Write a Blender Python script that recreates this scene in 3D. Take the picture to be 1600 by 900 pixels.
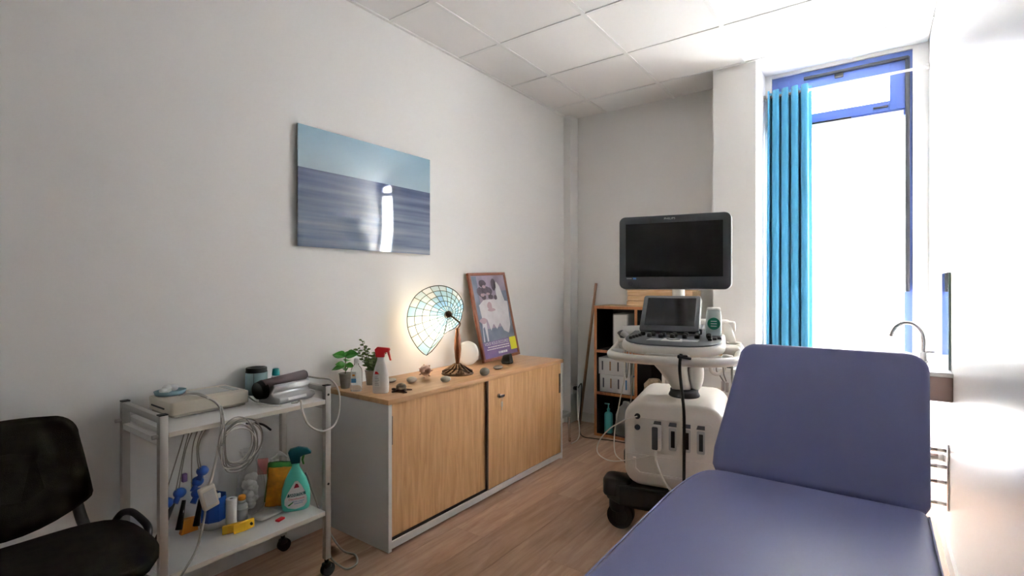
import bpy, bmesh, math, random
from mathutils import Vector, Matrix
random.seed(7)
PI = math.pi
D = bpy.data
SC = bpy.context.scene
COL = SC.collection
for o in list(D.objects): D.objects.remove(o)

# ------------------------------------------------------------------ camera, world, exposure
cam_d = D.cameras.new('camera'); cam = D.objects.new('camera', cam_d); COL.objects.link(cam)
cam_d.sensor_width = 36.0; cam_d.lens = 786.0 / 1600 * 36
cam_d.shift_y = -4.0 / 1600
cam.location = (0, 0, 1.24); cam.rotation_euler = (PI / 2, 0, math.atan(570 / 786))
cam_d.clip_start = .02
SC.camera = cam
W = D.worlds.new('world'); SC.world = W; W.use_nodes = True
W.node_tree.nodes['Background'].inputs[0].default_value = (1, .985, .955, 1)
W.node_tree.nodes['Background'].inputs[1].default_value = 18.0
SC.view_settings.view_transform = 'Standard'; SC.view_settings.look = 'None'
SC.view_settings.gamma = 1; SC.view_settings.exposure = 1.85; SC.view_settings.use_curve_mapping = False
BULB_POWER = 0.7        # watts of the table lamp bulb

# ------------------------------------------------------------------ materials
MATS = {}
def mat(name, col, rough=.5, metal=0, spec=.5, bump=0, bscale=60, var=0, vscale=8, trans=0, coat=0, alpha=1, ior=1.45, sheen=0):
    if name in MATS: return MATS[name]
    m = D.materials.new(name); m.use_nodes = True; MATS[name] = m
    nt = m.node_tree; b = nt.nodes['Principled BSDF']
    b.inputs['Base Color'].default_value = (*col, 1); b.inputs['Roughness'].default_value = rough
    b.inputs['Metallic'].default_value = metal; b.inputs['Specular IOR Level'].default_value = spec
    b.inputs['Transmission Weight'].default_value = trans; b.inputs['Coat Weight'].default_value = coat
    b.inputs['Alpha'].default_value = alpha; b.inputs['IOR'].default_value = ior
    b.inputs['Sheen Weight'].default_value = sheen
    if var or bump:
        tc = nt.nodes.new('ShaderNodeTexCoord')
    if var:
        n = nt.nodes.new('ShaderNodeTexNoise'); n.inputs['Scale'].default_value = vscale; n.inputs['Detail'].default_value = 4
        nt.links.new(tc.outputs['Object'], n.inputs['Vector'])
        r = nt.nodes.new('ShaderNodeValToRGB')
        r.color_ramp.elements[0].position = .3; r.color_ramp.elements[1].position = .7
        r.color_ramp.elements[0].color = (*[c * (1 - var) for c in col], 1)
        r.color_ramp.elements[1].color = (*[min(1, c * (1 + var)) for c in col], 1)
        nt.links.new(n.outputs['Fac'], r.inputs['Fac']); nt.links.new(r.outputs['Color'], b.inputs['Base Color'])
    if bump:
        n2 = nt.nodes.new('ShaderNodeTexNoise'); n2.inputs['Scale'].default_value = bscale; n2.inputs['Detail'].default_value = 3
        nt.links.new(tc.outputs['Object'], n2.inputs['Vector'])
        bp = nt.nodes.new('ShaderNodeBump'); bp.inputs['Strength'].default_value = bump; bp.inputs['Distance'].default_value = .004
        nt.links.new(n2.outputs['Fac'], bp.inputs['Height']); nt.links.new(bp.outputs['Normal'], b.inputs['Normal'])
    return m
def wood(name, c1, c2, axis, scale=1.0, rough=.45, rnd=0, stretch=14):
    m = D.materials.new(name); m.use_nodes = True; MATS[name] = m
    nt = m.node_tree; b = nt.nodes['Principled BSDF']; b.inputs['Roughness'].default_value = rough
    tc = nt.nodes.new('ShaderNodeTexCoord'); mp = nt.nodes.new('ShaderNodeMapping')
    s = [stretch * scale] * 3; s[axis] = 1.0 * scale
    mp.inputs['Scale'].default_value = s
    src = tc.outputs['Object']
    oi = nt.nodes.new('ShaderNodeObjectInfo')
    if rnd:
        ad = nt.nodes.new('ShaderNodeVectorMath'); ad.operation = 'MULTIPLY_ADD'
        ad.inputs[1].default_value = (1, 1, 1)
        sc = nt.nodes.new('ShaderNodeVectorMath'); sc.operation = 'SCALE'; sc.inputs[0].default_value = (37, 53, 11)
        nt.links.new(oi.outputs['Random'], sc.inputs['Scale'])
        nt.links.new(src, ad.inputs[0]); nt.links.new(sc.outputs[0], ad.inputs[2]); src = ad.outputs[0]
    nt.links.new(src, mp.inputs['Vector'])
    n = nt.nodes.new('ShaderNodeTexNoise'); n.inputs['Scale'].default_value = 1.6; n.inputs['Detail'].default_value = 9; n.inputs['Roughness'].default_value = .62
    n.inputs['Distortion'].default_value = .6
    nt.links.new(mp.outputs[0], n.inputs['Vector'])
    r = nt.nodes.new('ShaderNodeValToRGB'); r.color_ramp.elements[0].position = .32; r.color_ramp.elements[1].position = .68
    r.color_ramp.elements[0].color = (*c1, 1); r.color_ramp.elements[1].color = (*c2, 1)
    nt.links.new(n.outputs['Fac'], r.inputs['Fac'])
    out = r.outputs['Color']
    if rnd:
        h = nt.nodes.new('ShaderNodeHueSaturation')
        mr = nt.nodes.new('ShaderNodeMapRange'); mr.inputs['To Min'].default_value = 1 - rnd; mr.inputs['To Max'].default_value = 1 + rnd
        nt.links.new(oi.outputs['Random'], mr.inputs['Value']); nt.links.new(mr.outputs[0], h.inputs['Value'])
        nt.links.new(out, h.inputs['Color']); out = h.outputs['Color']
    nt.links.new(out, b.inputs['Base Color'])
    return m
def emit(name, col, s):
    m = D.materials.new(name); m.use_nodes = True; MATS[name] = m; nt = m.node_tree
    for n in list(nt.nodes):
        if n.type == 'BSDF_PRINCIPLED': nt.nodes.remove(n)
    e = nt.nodes.new('ShaderNodeEmission'); e.inputs[0].default_value = (*col, 1); e.inputs[1].default_value = s
    nt.links.new(e.outputs[0], nt.nodes['Material Output'].inputs[0]); return m
def translucent(name, col, fac=.5, rough=.6):
    m = D.materials.new(name); m.use_nodes = True; MATS[name] = m; nt = m.node_tree
    b = nt.nodes['Principled BSDF']; b.inputs['Base Color'].default_value = (*col, 1); b.inputs['Roughness'].default_value = rough
    t = nt.nodes.new('ShaderNodeBsdfTranslucent'); t.inputs[0].default_value = (*col, 1)
    mx = nt.nodes.new('ShaderNodeMixShader'); mx.inputs[0].default_value = fac
    nt.links.new(b.outputs[0], mx.inputs[1]); nt.links.new(t.outputs[0], mx.inputs[2])
    nt.links.new(mx.outputs[0], nt.nodes['Material Output'].inputs[0]); return m

WALL = mat('wall_paint', (.87, .862, .85), .55, bump=.02, bscale=200)
WALLR = mat('wall_paint_satin', (.86, .855, .85), .34, spec=.6, bump=.015, bscale=60)
TRIM = mat('trim_white', (.80, .79, .77), .4)
CEIL = mat('ceiling_tile', (.90, .895, .885), .8, bump=.05, bscale=300)
GRID = mat('ceiling_grid', (.85, .85, .84), .4)
FLOOR = wood('floor_vinyl', (.36, .205, .13), (.55, .355, .25), 1, 1.6, .42, .10, 9)
FBASE = mat('floor_joint', (.42, .26, .175), .8)
OAK = wood('oak_laminate', (.52, .275, .115), (.72, .43, .215), 2, 2.2, .42, 0, 12)
OAKT = wood('oak_top', (.48, .25, .11), (.62, .36, .18), 1, 2.0, .38, 0, 12)
CABW = mat('cabinet_white', (.83, .82, .80), .45)
CABWE = mat('cabinet_edge_white', (.83, .82, .80), .4)
DARKH = mat('handle_brown', (.09, .06, .045), .45)
CHROME = mat('chrome', (.75, .75, .75), .15, 1)
STEEL = mat('brushed_steel', (.55, .54, .52), .35, 1)
ALU = mat('aluminium_paint', (.52, .50, .47), .4, .6)
BLACKP = mat('black_plastic', (.016, .016, .017), .5, bump=.02)
BLACKR = mat('black_rubber', (.012, .012, .012), .7)
FABRIC = mat('black_fabric', (.0125, .0115, .0075), .95, spec=.15, var=.35, vscale=25, bump=.5, bscale=700)
WHITEP = mat('white_plastic', (.80, .79, .77), .35)
CREAM = mat('machine_ivory', (.76, .72, .66), .38)
GREYP = mat('grey_plastic', (.085, .09, .10), .45)
GREYL = mat('light_grey_plastic', (.50, .50, .49), .45)
SCREEN = mat('screen_glass', (.002, .002, .002), .12, spec=.35)
BLUEF = mat('blue_window_paint', (.085, .145, .45), .38)
DGREY = mat('dark_grey_metal', (.06, .065, .075), .4, .5)
CURT = mat('curtain_blue', (.045, .24, .42), .85, bump=.15, bscale=900, sheen=.2)
VINYL = mat('bed_vinyl_blue', (.125, .138, .30), .44, spec=.75, bump=.10, bscale=420, var=.05, vscale=3)
VINYLP = mat('bed_piping', (.22, .24, .46), .45)
BEIGE = mat('ecg_beige', (.66, .60, .50), .5)
BEIGED = mat('ecg_beige_dark', (.42, .38, .31), .5)
CABLEW = mat('cable_white', (.75, .72, .66), .5)
CABLEG = mat('cable_grey', (.36, .34, .31), .5)
CABLEK = mat('cable_black', (.015, .015, .015), .5)
TEALG = mat('canister_teal', (.23, .34, .37), .35, .4)
BLUED = mat('dish_blue', (.20, .33, .40), .45)
COTTON = mat('cotton', (.94, .93, .91), .95, bump=.6, bscale=120)
TEALC = mat('teal_cap', (.0, .28, .29), .4)
SILVER = mat('silver_plastic', (.48, .49, .50), .3, .6)
MAUVE = mat('mauve_cuff', (.16, .125, .13), .7)
BULB = mat('electrode_blue', (.012, .085, .40), .35)
BLUET = mat('tub_blue', (.015, .12, .52), .4)
ORANGE = mat('orange_plastic', (.85, .33, .03), .5)
YELLOW = mat('yellow_plastic', (.88, .52, .02), .45)
AMBER = mat('amber_pack', (.62, .25, .012), .3, var=.4, vscale=18)
GREENP = mat('green_pack', (.06, .30, .05), .5, var=.4, vscale=20)
REDP = mat('red_plastic', (.75, .02, .025), .4)
PACK = mat('foil_pack', (.62, .60, .57), .35, .2, var=.15, vscale=25)
BAGM = mat('plastic_bag', (.86, .85, .83), .25, alpha=.12, bump=.8, bscale=25)
MINT = mat('mint_bottle', (.10, .60, .48), .3)
TEALD = mat('teal_trigger', (.0, .13, .17), .4)
LABELW = mat('label_white', (.85, .86, .84), .5)
INKD = mat('ink_dark', (.01, .10, .10), .5)
INKR = mat('ink_red', (.6, .03, .06), .5)
INKB = mat('ink_blue', (.05, .22, .5), .5)
CLEAR = mat('clear_plastic', (.93, .96, .96), .06, trans=.92, ior=1.2)
FROST = mat('frosted_plastic', (.75, .77, .76), .3, trans=.5, ior=1.2)
POT = mat('zinc_pot', (.36, .35, .32), .42, .6, var=.15, vscale=30)
SOIL = mat('soil', (.03, .02, .014), .9)
LEAF = mat('leaf_green', (.055, .27, .03), .45, var=.3, vscale=40)
LEAF2 = mat('leaf_olive', (.13, .20, .05), .5, var=.35, vscale=50)
STEM = mat('stem', (.09, .10, .03), .6)
BRONZE = mat('lamp_bronze', (.15, .085, .05), .42, .55, var=.3, vscale=30)
WOODL = wood('lamp_wood', (.20, .065, .025), (.36, .14, .06), 2, 5, .3)
LEAD = mat('lead_came', (.03, .05, .07), .5, .3)
FRAMEW = wood('frame_wood', (.17, .045, .018), (.30, .10, .04), 2, 4, .4)
SHELFO = wood('shelf_edge', (.42, .15, .055), (.55, .22, .09), 2, 4, .5)
SHELFK = mat('shelf_dark', (.015, .015, .017), .6)
PINE = wood('pine', (.66, .40, .20), (.80, .56, .34), 0, 5, .6)
BROOM = wood('broom_wood', (.28, .14, .075), (.40, .22, .13), 2, 5, .5)
STONE1 = mat('stone_pale', (.46, .42, .35), .6, var=.2, vscale=30)
STONE2 = mat('stone_grey', (.25, .235, .20), .6, var=.2, vscale=30)
BLKST = mat('stone_black', (.014, .017, .016), .4)
SHELLM = mat('shell_pink', (.72, .46, .36), .45, var=.15, vscale=40)
VANITY = mat('vanity_rose_brown', (.42, .30, .27), .3)
CERAM = mat('ceramic', (.86, .86, .85), .15)
MIRROR = mat('mirror', (.85, .88, .87), .02, 1)
MGLASS = mat('mirror_edge', (.22, .33, .30), .2)
AQUA = mat('aqua_soap', (.10, .50, .55), .35)
PAPER = mat('paper', (.82, .82, .80), .8)
BOXP = mat('printed_box', (.72, .71, .72), .6)
INKK = mat('ink_grey', (.10, .10, .13), .6)
NOTE = mat('sticky_note', (.88, .85, .06), .7)
PGLASS = mat('window_glass', (1, 1, 1), .0, trans=1, ior=1.05)
GREENL = mat('green_label', (.01, .24, .14), .5)

# ------------------------------------------------------------------ mesh builder
class MB:
    def __init__(s): s.bm = bmesh.new(); s.M = Matrix()
    def _v(s, vs): return [s.bm.verts.new(s.M @ Vector(v)) for v in vs]
    def box(s, x0, x1, y0, y1, z0, z1, bev=0, seg=2, smooth=False):
        t = bmesh.new()
        bmesh.ops.create_cube(t, size=1)
        for v in t.verts:
            v.co = Vector(((x0 + x1) / 2 + v.co.x * (x1 - x0), (y0 + y1) / 2 + v.co.y * (y1 - y0), (z0 + z1) / 2 + v.co.z * (z1 - z0)))
        if bev:
            bmesh.ops.bevel(t, geom=list(t.edges), offset=bev, segments=seg, profile=.5, affect='EDGES')
        s.merge(t, smooth or bev > 0); return s
    def merge(s, t, smooth=False, mi=0):
        mp = {}
        for v in t.verts: mp[v] = s.bm.verts.new(s.M @ v.co)
        for f in t.faces:
            try:
                g = s.bm.faces.new([mp[v] for v in f.verts]); g.smooth = smooth; g.material_index = f.material_index
            except ValueError: pass
        t.free()
    def loft(s, rings, cap=True, close=True, smooth=True, mi=0):
        R = [s._v(r) for r in rings]; n = len(R[0])
        for a, b in zip(R[:-1], R[1:]):
            for i in range(n if close else n - 1):
                j = (i + 1) % n
                try:
                    f = s.bm.faces.new((a[i], a[j], b[j], b[i])); f.smooth = smooth; f.material_index = mi
                except ValueError: pass
        if cap and close:
            for r, rev in ((R[0], True), (R[-1], False)):
                try:
                    f = s.bm.faces.new(r[::-1] if rev else r); f.material_index = mi
                except ValueError: pass
        return s
    def lathe(s, prof, c=(0, 0, 0), seg=24, sx=1, sy=1, smooth=True):
        rings = [[(c[0] + max(r, 1e-4) * sx * math.cos(2 * PI * i / seg), c[1] + max(r, 1e-4) * sy * math.sin(2 * PI * i / seg), c[2] + z) for i in range(seg)] for r, z in prof]
        return s.loft(rings, True, True, smooth)
    def cyl(s, p0, p1, r, r1=None, seg=16):
        p0 = Vector(p0); p1 = Vector(p1); d = (p1 - p0).normalized()
        a = d.orthogonal().normalized(); b = d.cross(a); r1 = r if r1 is None else r1
        mk = lambda p, q: [p + (a * math.cos(2 * PI * i / seg) + b * math.sin(2 * PI * i / seg)) * q for i in range(seg)]
        return s.loft([mk(p0, r), mk(p1, r1)])
    def tube(s, pts, r, seg=8, smooth_n=6, rad=None):
        P = [Vector(p) for p in pts]
        if smooth_n > 1 and len(P) > 2:
            Q = []
            for i in range(len(P) - 1):
                p0 = P[max(i - 1, 0)]; p1 = P[i]; p2 = P[i + 1]; p3 = P[min(i + 2, len(P) - 1)]
                for k in range(smooth_n):
                    t = k / smooth_n
                    Q.append(.5 * ((2 * p1) + (p2 - p0) * t + (2 * p0 - 5 * p1 + 4 * p2 - p3) * t * t + (3 * p1 - p0 - 3 * p2 + p3) * t ** 3))
            Q.append(P[-1]); P = Q
        rings = []; a = None
        for i, p in enumerate(P):
            d = (P[min(i + 1, len(P) - 1)] - P[max(i - 1, 0)])
            if d.length < 1e-9: d = Vector((0, 0, 1))
            d.normalize()
            a = d.orthogonal().normalized() if a is None else (a - d * a.dot(d)).normalized()
            b = d.cross(a)
            rr = r if rad is None else r * rad(i / (len(P) - 1))
            rings.append([p + (a * math.cos(2 * PI * k / seg) + b * math.sin(2 * PI * k / seg)) * rr for k in range(seg)])
        return s.loft(rings)
    def prism(s, poly, z0, z1, bev=0, axis='z', smooth=False, seg=2):
        t = bmesh.new()
        f = {'z': lambda u, v, w: (u, v, w), 'y': lambda u, v, w: (u, w, v), 'x': lambda u, v, w: (w, u, v)}[axis]
        a = [t.verts.new(f(u, v, z0)) for u, v in poly]; b = [t.verts.new(f(u, v, z1)) for u, v in poly]
        n = len(poly); t.faces.new(a[::-1]); t.faces.new(b)
        for i in range(n): t.faces.new((a[i], a[(i + 1) % n], b[(i + 1) % n], b[i]))
        bmesh.ops.recalc_face_normals(t, faces=list(t.faces))
        if bev:
            es = [e for e in t.edges if any(len(fc.verts) > 4 or True for fc in e.link_faces) and ((e.verts[0] in a) == (e.verts[1] in a))]
            bmesh.ops.bevel(t, geom=es, offset=bev, segments=seg, profile=.5, affect='EDGES')
        s.merge(t, smooth); return s
    def poly(s, pts, mi=0):
        f = s.bm.faces.new(s._v(pts)); f.material_index = mi; return s
    def sphere(s, c, rx, ry=None, rz=None, u=16, v=10, jit=0):
        ry = ry or rx; rz = rz or rx
        t = bmesh.new(); bmesh.ops.create_uvsphere(t, u_segments=u, v_segments=v, radius=1)
        for q in t.verts:
            k = 1 + (random.uniform(-jit, jit) if jit else 0)
            q.co = Vector((c[0] + q.co.x * rx * k, c[1] + q.co.y * ry * k, c[2] + q.co.z * rz * k))
        s.merge(t, True); return s
    def build(s, name, m, parent=None, loc=None):
        bmesh.ops.recalc_face_normals(s.bm, faces=list(s.bm.faces))
        me = D.meshes.new(name); s.bm.to_mesh(me); s.bm.free()
        for k in (m if isinstance(m, (list, tuple)) else [m]): me.materials.append(k)
        o = D.objects.new(name, me); COL.objects.link(o)
        if parent: o.parent = parent
        if loc: o.location = loc
        return o
def rrect(x0, x1, y0, y1, r, n=5):
    out = []
    for cx, cy, a0 in ((x1 - r, y1 - r, 0), (x0 + r, y1 - r, 90), (x0 + r, y0 + r, 180), (x1 - r, y0 + r, 270)):
        for k in range(n + 1):
            a = math.radians(a0 + 90 * k / n); out.append((cx + r * math.cos(a), cy + r * math.sin(a)))
    return out
def tag(o, label, cat, group=None):
    o['label'] = label; o['category'] = cat
    if group: o['group'] = group
    return o
def thing(name, label, cat, loc=(0, 0, 0), rz=0, group=None):
    o = D.objects.new(name, None); COL.objects.link(o); o.location = loc; o.rotation_euler = (0, 0, rz)
    o.empty_display_size = .05
    return tag(o, label, cat, group)
def struct(o): o['kind'] = 'structure'; return o
def text_bm(body, size, width=None):
    c = D.curves.new('t', 'FONT'); c.body = body; c.size = size; c.align_x = 'CENTER'; c.align_y = 'CENTER'
    o = D.objects.new('t', c); COL.objects.link(o)
    bpy.context.view_layer.update()
    me = D.meshes.new_from_object(o.evaluated_get(bpy.context.evaluated_depsgraph_get()))
    D.objects.remove(o); D.curves.remove(c)
    t = bmesh.new(); t.from_mesh(me); D.meshes.remove(me)
    if width:
        xs = [v.co.x for v in t.verts]; k = width / (max(xs) - min(xs))
        for v in t.verts: v.co.x *= k
    return t
def text_obj(name, body, size, m, parent, M, width=None):
    t = text_bm(body, size, width); mb = MB(); mb.M = M; mb.merge(t); return mb.build(name, m, parent)

# ------------------------------------------------------------------ the room
XL, XR, YB, YF, ZC = -2.305, .266, 4.11, -1.65, 2.774
fl = struct(MB().box(XL - .1, XR + .1, YF - .1, YB + .3, -.06, -.004).build('floor', FBASE))
pw, pl = .184, 1.22
base_plank = None; k = 0; x = XL
while x < XR - .001:
    x1 = min(x + pw, XR); y = YF - random.uniform(0, pl); row_end = YB
    while y < row_end:
        y0 = max(y, YF); y1 = min(y + pl, row_end)
        if y1 - y0 > .02:
            MB().box(x + .0006, x1 - .0006, y0 + .0006, y1 - .0006, -.004, 0).build('plank', FLOOR, fl)
        y += pl
    x = x1
ce = struct(MB().box(XL - .1, XR + .1, YF - .1, YB + .3, ZC + .02, ZC + .08).build('ceiling', CEIL))
xs = [XL, -1.945, -1.345, -.745, -.145, XR]
ys = [YF] + [1.95 + .6 * i for i in range(-5, 4)] + [YB]
tile_mesh = {}
for i in range(len(xs) - 1):
    for j in range(len(ys) - 1):
        x0, x1, y0, y1 = xs[i] + .006, xs[i + 1] - .006, ys[j] + .006, ys[j + 1] - .006
        w, h_ = round(x1 - x0, 3), round(y1 - y0, 3)
        key = (w, h_)
        if key not in tile_mesh:
            o = MB().box(-w / 2, w / 2, -h_ / 2, h_ / 2, .004, .02).build('tile', CEIL, ce); tile_mesh[key] = o.data
        else:
            o = D.objects.new('tile', tile_mesh[key]); COL.objects.link(o); o.parent = ce
        o.location = ((x0 + x1) / 2, (y0 + y1) / 2, ZC)
for v in xs[1:-1]: MB().box(v - .012, v + .012, YF, YB, ZC - .002, ZC + .006).build('grid_bar', GRID, ce)
for v in ys[1:-1]: MB().box(XL, XR, v - .012, v + .012, ZC - .001, ZC + .005).build('grid_bar', GRID, ce)
MB().box(XL, XL + .02, YF, YB, ZC - .004, ZC + .004).build('edge_trim', GRID, ce)

struct(MB().box(XL - .1, XL, YF - .1, YB + .1, 0, ZC + .02).build('wall_left', WALL))
struct(MB().box(XR, XR + .1, YF - .1, YB + .3, 0, ZC + .02).build('wall_right', WALLR))
struct(MB().box(XL - .1, XR + .1, YF - .1, YF, 0, ZC + .02).build('wall_front', WALL))
WX0, WX1, WZ0, WZ1 = -.625, .186, .12, 2.757
m = MB(); m.box(XL - .1, WX0, YB, YB + .1, 0, ZC + .02); m.box(WX1, XR, YB, YB + .1, 0, ZC + .02)
m.box(WX0, WX1, YB, YB + .1, 0, WZ0); m.box(WX0, WX1, YB, YB + .1, WZ1, ZC + .02)
struct(m.build('wall_back', WALL))
struct(MB().box(-.948, -.668, 3.754, YB, 0, ZC).build('wall_pillar', WALL))
struct(MB().box(XL, -2.232, 3.975, YB, 0, ZC).build('wall_pilaster', WALL))
struct(MB().box(XR - .012, XR, YF, YB, 0, .08).build('baseboard_right', TRIM))
struct(MB().box(XL, XL + .012, YF, 3.97, 0, .08).build('baseboard_left', TRIM))
struct(MB().box(-2.232, -.948, YB - .012, YB, 0, .08).build('baseboard_back', TRIM))

# window
w = struct(D.objects.new('window_1', None)); COL.objects.link(w); w.location = (0, 4.13, 0)
fw = .042
m = MB(); m.box(WX0, WX0 + fw, 0, .06, WZ0, WZ1); m.box(WX1 - fw, WX1, 0, .06, WZ0, WZ1)
m.box(WX0 + fw, WX1 - fw, 0, .06, WZ1 - fw, WZ1); m.box(WX0 + fw, WX1 - fw, 0, .06, WZ0, WZ0 + fw); m.box(WX0 + fw, WX1 - fw, 0, .06, 2.345, 2.395)
m.build('window_frame', BLUEF, w)
a0, a1, b0, b1 = WX0 + fw - .006, WX1 - fw + .006, 2.389, WZ1 - fw + .006
m = MB(); sw = .082
m.box(a0, a0 + sw, -.012, -.0002, b0, b1, .003); m.box(a1 - sw, a1, -.012, -.0002, b0, b1, .003)
m.box(a0 + .0065, a0 + sw, -.0002, .04, b0 + .0065, b1 - .0065); m.box(a1 - sw, a1 - .0065, -.0002, .04, b0 + .0065, b1 - .0065)
m.box(a0 + sw, a1 - sw, -.0118, .04, b1 - sw - .015, b1 - .0065); m.box(a0 + sw, a1 - sw, -.0118, .04, b0 + .0065, b0 + .062)
m.box(a0 + sw, a1 - sw, -.0118, -.0002, b1 - .0065, b1); m.box(a0 + sw, a1 - sw, -.0118, -.0002, b0, b0 + .0065)
sash = m.build('transom_sash', BLUEF, w)
MB().box(a0 + sw, a1 - sw, .015, .021, b0 + .062, b1 - sw - .015).build('pane', PGLASS, sash)
MB().box(WX0 + fw, WX1 - fw, .035, .041, WZ0 + fw, 2.345).build('pane', PGLASS, w)
m = MB(); m.box(-.42, .165, -.035, -.012, 2.695, 2.715, .003); m.box(.148, .172, -.03, -.001, 1.20, 2.71, .003)
op = m.build('opener_rod', DGREY, w)
MB().box(-.235, -.185, -.05, -.012, 2.665, 2.69, .004).build('opener_lever', BLACKP, op)
MB().box(-.40, -.14, -.016, -.001, 2.372, 2.386, .003).build('hinge', BLACKP, w)
MB().box(-.02, .06, -.026, -.012, 2.408, 2.420, .003).build('hinge', DGREY, w)
# pleated blind
t = thing('pleated_blind', 'white pleated blind glowing with daylight over the tall window', 'blind', (0, 4.095, 0))
bl = translucent('blind_fabric', (.93, .93, .92), .62)
rings = []; z = WZ0 + .06; q = 0
pitch = .045
m = MB(); prof = []
while z < 2.30:
    prof.append((z, 0)); prof.append((z + pitch / 2, .018)); z += pitch
prof.append((z, 0))
A = [m.bm.verts.new((-.605, y_ + .004, z_)) for z_, y_ in prof]; B = [m.bm.verts.new((.128 + (0.010 if y_ else 0), y_ + .004, z_)) for z_, y_ in prof]
for i in range(len(prof) - 1): m.bm.faces.new((A[i], B[i], B[i + 1], A[i + 1]))
m.build('pleated_fabric', bl, t)
MB().box(-.61, .14, 0, .028, z, z + .03, .003).build('head_rail', WHITEP, t)
MB().box(-.605, .13, .002, .024, WZ0 + .035, WZ0 + .058, .003).build('bottom_rail', WHITEP, t)
# curtain rod and curtain
t = thing('curtain_rod', 'thin white curtain rod spanning the window niche', 'curtain rod', (0, 4.05, 2.602))
MB().cyl((-.668, 0, 0), (.266, 0, 0), .009).build('rod', WHITEP, t)
MB().cyl((-.668, 0, 0), (-.655, 0, 0), .02).build('end_socket', STEEL, t); MB().cyl((.25, 0, 0), (.266, 0, 0), .016).build('end_socket', WHITEP, t)
t = thing('curtain', 'teal blue curtain drawn aside in deep folds at the window', 'curtain', (-.51, 4.05, 0))
m = MB(); N = 90; rows = []
for zi in range(24):
    z = .10 + (2.640 - .10) * zi / 23; r = []; spread = 1 + .05 * (1 - zi / 23)
    for i in range(N + 1):
        s_ = i / N; ph = s_ * 2 * PI * 4.5
        r.append(((-.135 + .27 * s_) * spread + .012 * math.sin(ph * 2 + .6) , -.040 * math.cos(ph) * (.85 + .15 * math.sin(z * 2 + i * .05)), z))
    rows.append(r)
m.loft(rows, False, False)
o = m.build('cloth', CURT, t); md = o.modifiers.new('s', 'SOLIDIFY'); md.thickness = .003
for k in range(9):
    MB().lathe([(.020, -.003), (.024, 0), (.020, .003)], seg=16).build('grommet', STEEL, t).matrix_local = Matrix.Translation((-.12 + .03 * k, 0, 2.602)) @ Matrix.Rotation(PI / 2, 4, 'Y')

# ------------------------------------------------------------------ wall picture
t = thing('wall_picture', 'glossy blue seascape print on the white wall', 'picture', (-2.281, 1.37, 1.432))
m = MB(); m.box(-.006, 0, 0, .895, 0, .60, .001)
pm = D.materials.new('seascape'); pm.use_nodes = True; nt = pm.node_tree; b = nt.nodes['Principled BSDF']
b.inputs['Roughness'].default_value = .06; b.inputs['Specular IOR Level'].default_value = .8; b.inputs['Coat Weight'].default_value = 1.0; b.inputs['Coat Roughness'].default_value = .02
tc = nt.nodes.new('ShaderNodeTexCoord'); sp = nt.nodes.new('ShaderNodeSeparateXYZ'); nt.links.new(tc.outputs['Object'], sp.inputs[0])
mp = nt.nodes.new('ShaderNodeMapping'); mp.inputs['Scale'].default_value = (1, .8, 22); nt.links.new(tc.outputs['Object'], mp.inputs[0])
nz = nt.nodes.new('ShaderNodeTexNoise'); nz.inputs['Scale'].default_value = 1.3; nz.inputs['Detail'].default_value = 4; nt.links.new(mp.outputs[0], nz.inputs['Vector'])
sea = nt.nodes.new('ShaderNodeValToRGB'); e = sea.color_ramp.elements
e[0].position = .3; e[0].color = (.07, .11, .21, 1); e[1].position = .72; e[1].color = (.33, .40, .50, 1)
nt.links.new(nz.outputs['Fac'], sea.inputs[0])
# darker towards the horizon (the print itself): sea gradient by height
sg = nt.nodes.new('ShaderNodeValToRGB'); e = sg.color_ramp.elements; e[0].position = .0; e[0].color = (1.25, 1.2, 1.15, 1); e[1].position = .39; e[1].color = (.42, .45, .62, 1)
nt.links.new(sp.outputs['Z'], sg.inputs[0])
mu = nt.nodes.new('ShaderNodeMix'); mu.data_type = 'RGBA'; mu.blend_type = 'MULTIPLY'; mu.inputs[0].default_value = 1
nt.links.new(sea.outputs[0], mu.inputs[6]); nt.links.new(sg.outputs[0], mu.inputs[7])
sky = nt.nodes.new('ShaderNodeValToRGB'); e = sky.color_ramp.elements; e[0].position = .39; e[0].color = (.40, .53, .62, 1); e[1].position = .60; e[1].color = (.30, .48, .62, 1)
nt.links.new(sp.outputs['Z'], sky.inputs[0])
gt = nt.nodes.new('ShaderNodeMath'); gt.operation = 'GREATER_THAN'; gt.inputs[1].default_value = .39; nt.links.new(sp.outputs['Z'], gt.inputs[0])
mx = nt.nodes.new('ShaderNodeMix'); mx.data_type = 'RGBA'; nt.links.new(gt.outputs[0], mx.inputs[0]); nt.links.new(mu.outputs[2], mx.inputs[6]); nt.links.new(sky.outputs[0], mx.inputs[7])
nt.links.new(mx.outputs[2], b.inputs['Base Color'])
m.build('print_panel', pm, t)
for y_ in (.12, .775): MB().box(-.024, -.006, y_ - .05, y_ + .05, .40, .55).build('wall_mount', ALU, t)

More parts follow.
